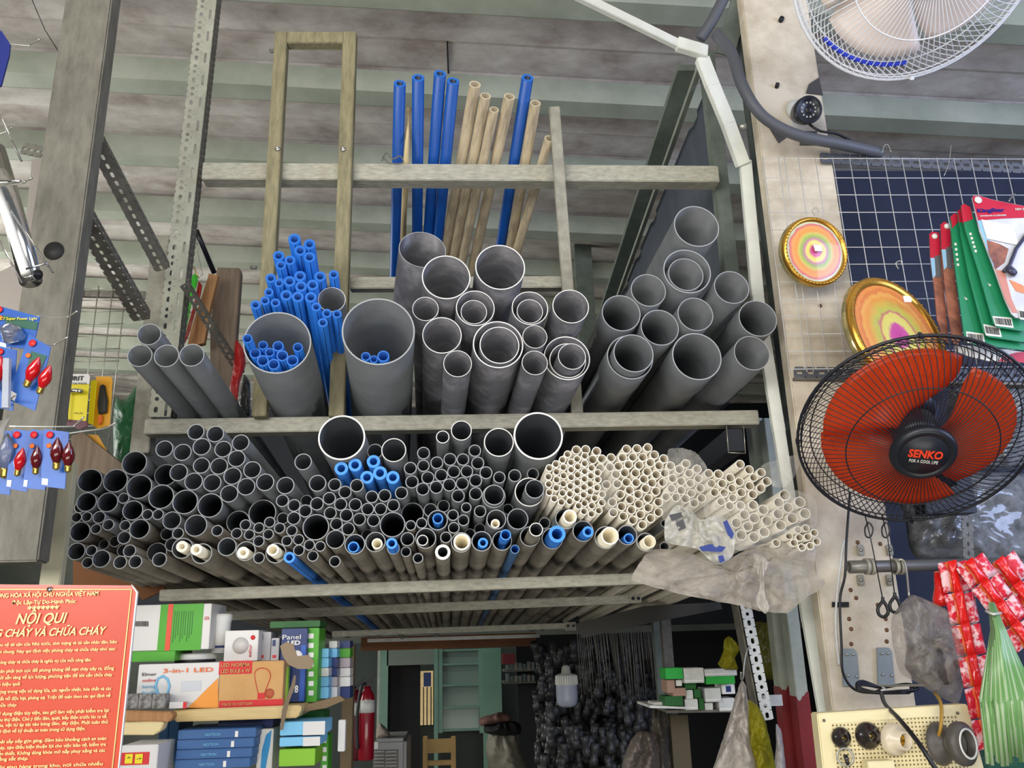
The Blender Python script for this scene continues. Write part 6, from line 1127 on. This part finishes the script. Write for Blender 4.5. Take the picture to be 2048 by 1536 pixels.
# shelf of green and white boxes
YB2 = 2.7
t = thing('parts_shelf', 'narrow shelf carrying small green and white boxes', 'shelf', P(1380, 1420, YB2)); poly('board', [(1300, 1411), (1372, 1414), (1372, 1418), (1300, 1416)], YB2, .2, M_whited, t); poly('rear_board', [(1335, 1420), (1500, 1418), (1500, 1424), (1335, 1426)], YB2 + .05, .25, M_dark, t)
M_bg = mat('bright green box', (44, 168, 62), .45); i = 0
WB = [(1331, 1336, 1366, 1358, M_bg), (1368, 1336, 1408, 1366, M_whited), (1409, 1338, 1474, 1352, M_whited), (1412, 1352, 1470, 1368, M_bg), (1334, 1360, 1350, 1386, mat('tan pinkish', (160, 128, 108), .6)), (1346, 1376, 1372, 1392, mat('tan pinkish', (160, 128, 108), .6)), (1330, 1392, 1366, 1412, M_dgreen), (1352, 1360, 1364, 1372, M_white), (1370, 1360, 1392, 1378, M_dgreen), (1372, 1380, 1386, 1398, M_whited), (1388, 1378, 1402, 1396, M_dgreen), (1370, 1398, 1396, 1420, M_whited), (1410, 1376, 1442, 1404, M_whited), (1444, 1368, 1470, 1388, M_paper), (1398, 1396, 1408, 1420, M_dgreen), (1410, 1406, 1426, 1420, M_whited), (1438, 1396, 1470, 1422, M_whited), (1306, 1404, 1332, 1412, M_whited)]
for (u0, v0, u1, v1, m) in WB:
    i += 1; nm = {'bright green box': 'bright green', 'used white plastic': 'off-white', 'tan pinkish': 'tan', 'dark green box': 'dark green', 'white plastic': 'tiny white', 'white paper': 'white printed'}[m.name]
    row = 'top' if v0 < 1355 else 'middle' if v0 < 1386 else 'bottom'; t = box('parts_box', '%s box in %s layer of parts shelf, %s' % (nm, row, 'wide' if u1 - u0 > 30 else 'narrow, %s overall' % ORD[i % 20]), u0, v0, u1, v1, YB2 - .02 + .004 * i, .08, m, 'small boxes on the parts shelf')
    if m is M_paper: decal(u0 + 8, v0 + 4, u1 - 8, v1 - 4, YB2 - .02 + .004 * i, M_navy, t, 'blue_picture')
    if m is M_whited and u1 - u0 > 25: decal(u0 + 2, v1 - 6, u1 - 2, v1 - 3, YB2 - .02 + .004 * i, M_paper, t, 'pale_strip')
# slotted white upright, hooks, bags
su = thing('slotted_upright', 'white upright with round black holes left of red-footed posts', 'post', P(1530, 1420, 2.2)); a, b = P(1536, 1440, 2.2), P(1490, 1205, 2.2)
perforated(a, b, 23 * MPP(a), [(.022, [(0, .0045, .0068)]), (.022, [(0, .0045, .0045)])], M_whited, su, 'slotted_face', (0, -1, 0), t=.003); mb = MB(); mb.bar(a + Vector((-.018, .03, 0)), b + Vector((-.018, .03, 0)), .004, .05, up=(0, 1, 0)); mb.build('side_face', M_dark, su)
hook('long S hook on the white slotted upright carrying bags', [(1501, 1296, 2.19), (1494, 1300, 2.17), (1488, 1330, 2.16), (1486, 1356, 2.15), (1482, 1358, 2.14), (1482, 1344, 2.13)], 1.6)
F_yel = film_mat('yellow bag film', (176, 168, 40), .92, .4, .25); F_wht = film_mat('white bag film', (212, 204, 196), .97, .3, .3)
bag('plastic_bag', [(1484, 1360), (1492, 1372), (1498, 1420), (1500, 1480), (1520, 1560), (1414, 1580), (1432, 1520), (1448, 1470), (1466, 1410), (1478, 1372)], 2.1, .07, F_wht, top=(1484, 1352), folds=14, amp=.55, label='white plastic bags bunched on the long S hook', cat='bag')
bag('plastic_bag', [(1494, 1400), (1516, 1412), (1530, 1440), (1540, 1480), (1552, 1540), (1548, 1580), (1510, 1580), (1498, 1530), (1494, 1460)], 2.12, .05, F_yel, top=(1488, 1360), folds=9, amp=.6, label='yellow plastic bag beside white bags on S hook', cat='bag')
bag('plastic_bag', [(1448, 1280), (1458, 1272), (1474, 1286), (1480, 1300), (1470, 1316), (1476, 1339), (1450, 1340), (1436, 1328), (1446, 1304)], 2.6, .04, F_yel, top=(1456, 1274), folds=6, amp=.5, label='small crumpled yellow bag on top of the parts boxes', cat='bag')
bag('plastic_bag', [(1508, 1244), (1535, 1248), (1545, 1290), (1552, 1330), (1548, 1360), (1520, 1352), (1512, 1310), (1505, 1275)], 2.7, .05, film_mat('olive bag film', (110, 104, 30), .9), folds=5, label='dim olive bag behind the white slotted upright', cat='bag')
bag('plastic_bag', [(1552, 1448), (1562, 1460), (1568, 1500), (1574, 1580), (1544, 1580), (1548, 1530), (1552, 1490)], 2.2, .03, F_wht, folds=6, top=(1552, 1445), label='slim white bag hanging by the red posts', cat='bag')
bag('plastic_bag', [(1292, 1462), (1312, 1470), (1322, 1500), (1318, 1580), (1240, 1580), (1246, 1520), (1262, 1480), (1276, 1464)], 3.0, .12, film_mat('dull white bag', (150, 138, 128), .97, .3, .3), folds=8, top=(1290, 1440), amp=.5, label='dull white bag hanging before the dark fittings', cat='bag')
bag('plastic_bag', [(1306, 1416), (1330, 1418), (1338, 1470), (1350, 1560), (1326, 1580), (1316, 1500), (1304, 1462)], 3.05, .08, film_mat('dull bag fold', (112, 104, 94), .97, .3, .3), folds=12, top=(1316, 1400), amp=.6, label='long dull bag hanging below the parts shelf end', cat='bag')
tag(flat('low_board', 1348, 1430, 1384, 1640, 3.0, .02, mat('dim tan board', (88, 78, 56), .7)), 'dim tan board standing below the parts shelf', 'board')
tag(flat('spacer_plate', 1528, 1390, 1565, 1412, 2.35, .01, M_whited), 'pale plate with screw behind the white slotted upright', 'plate')
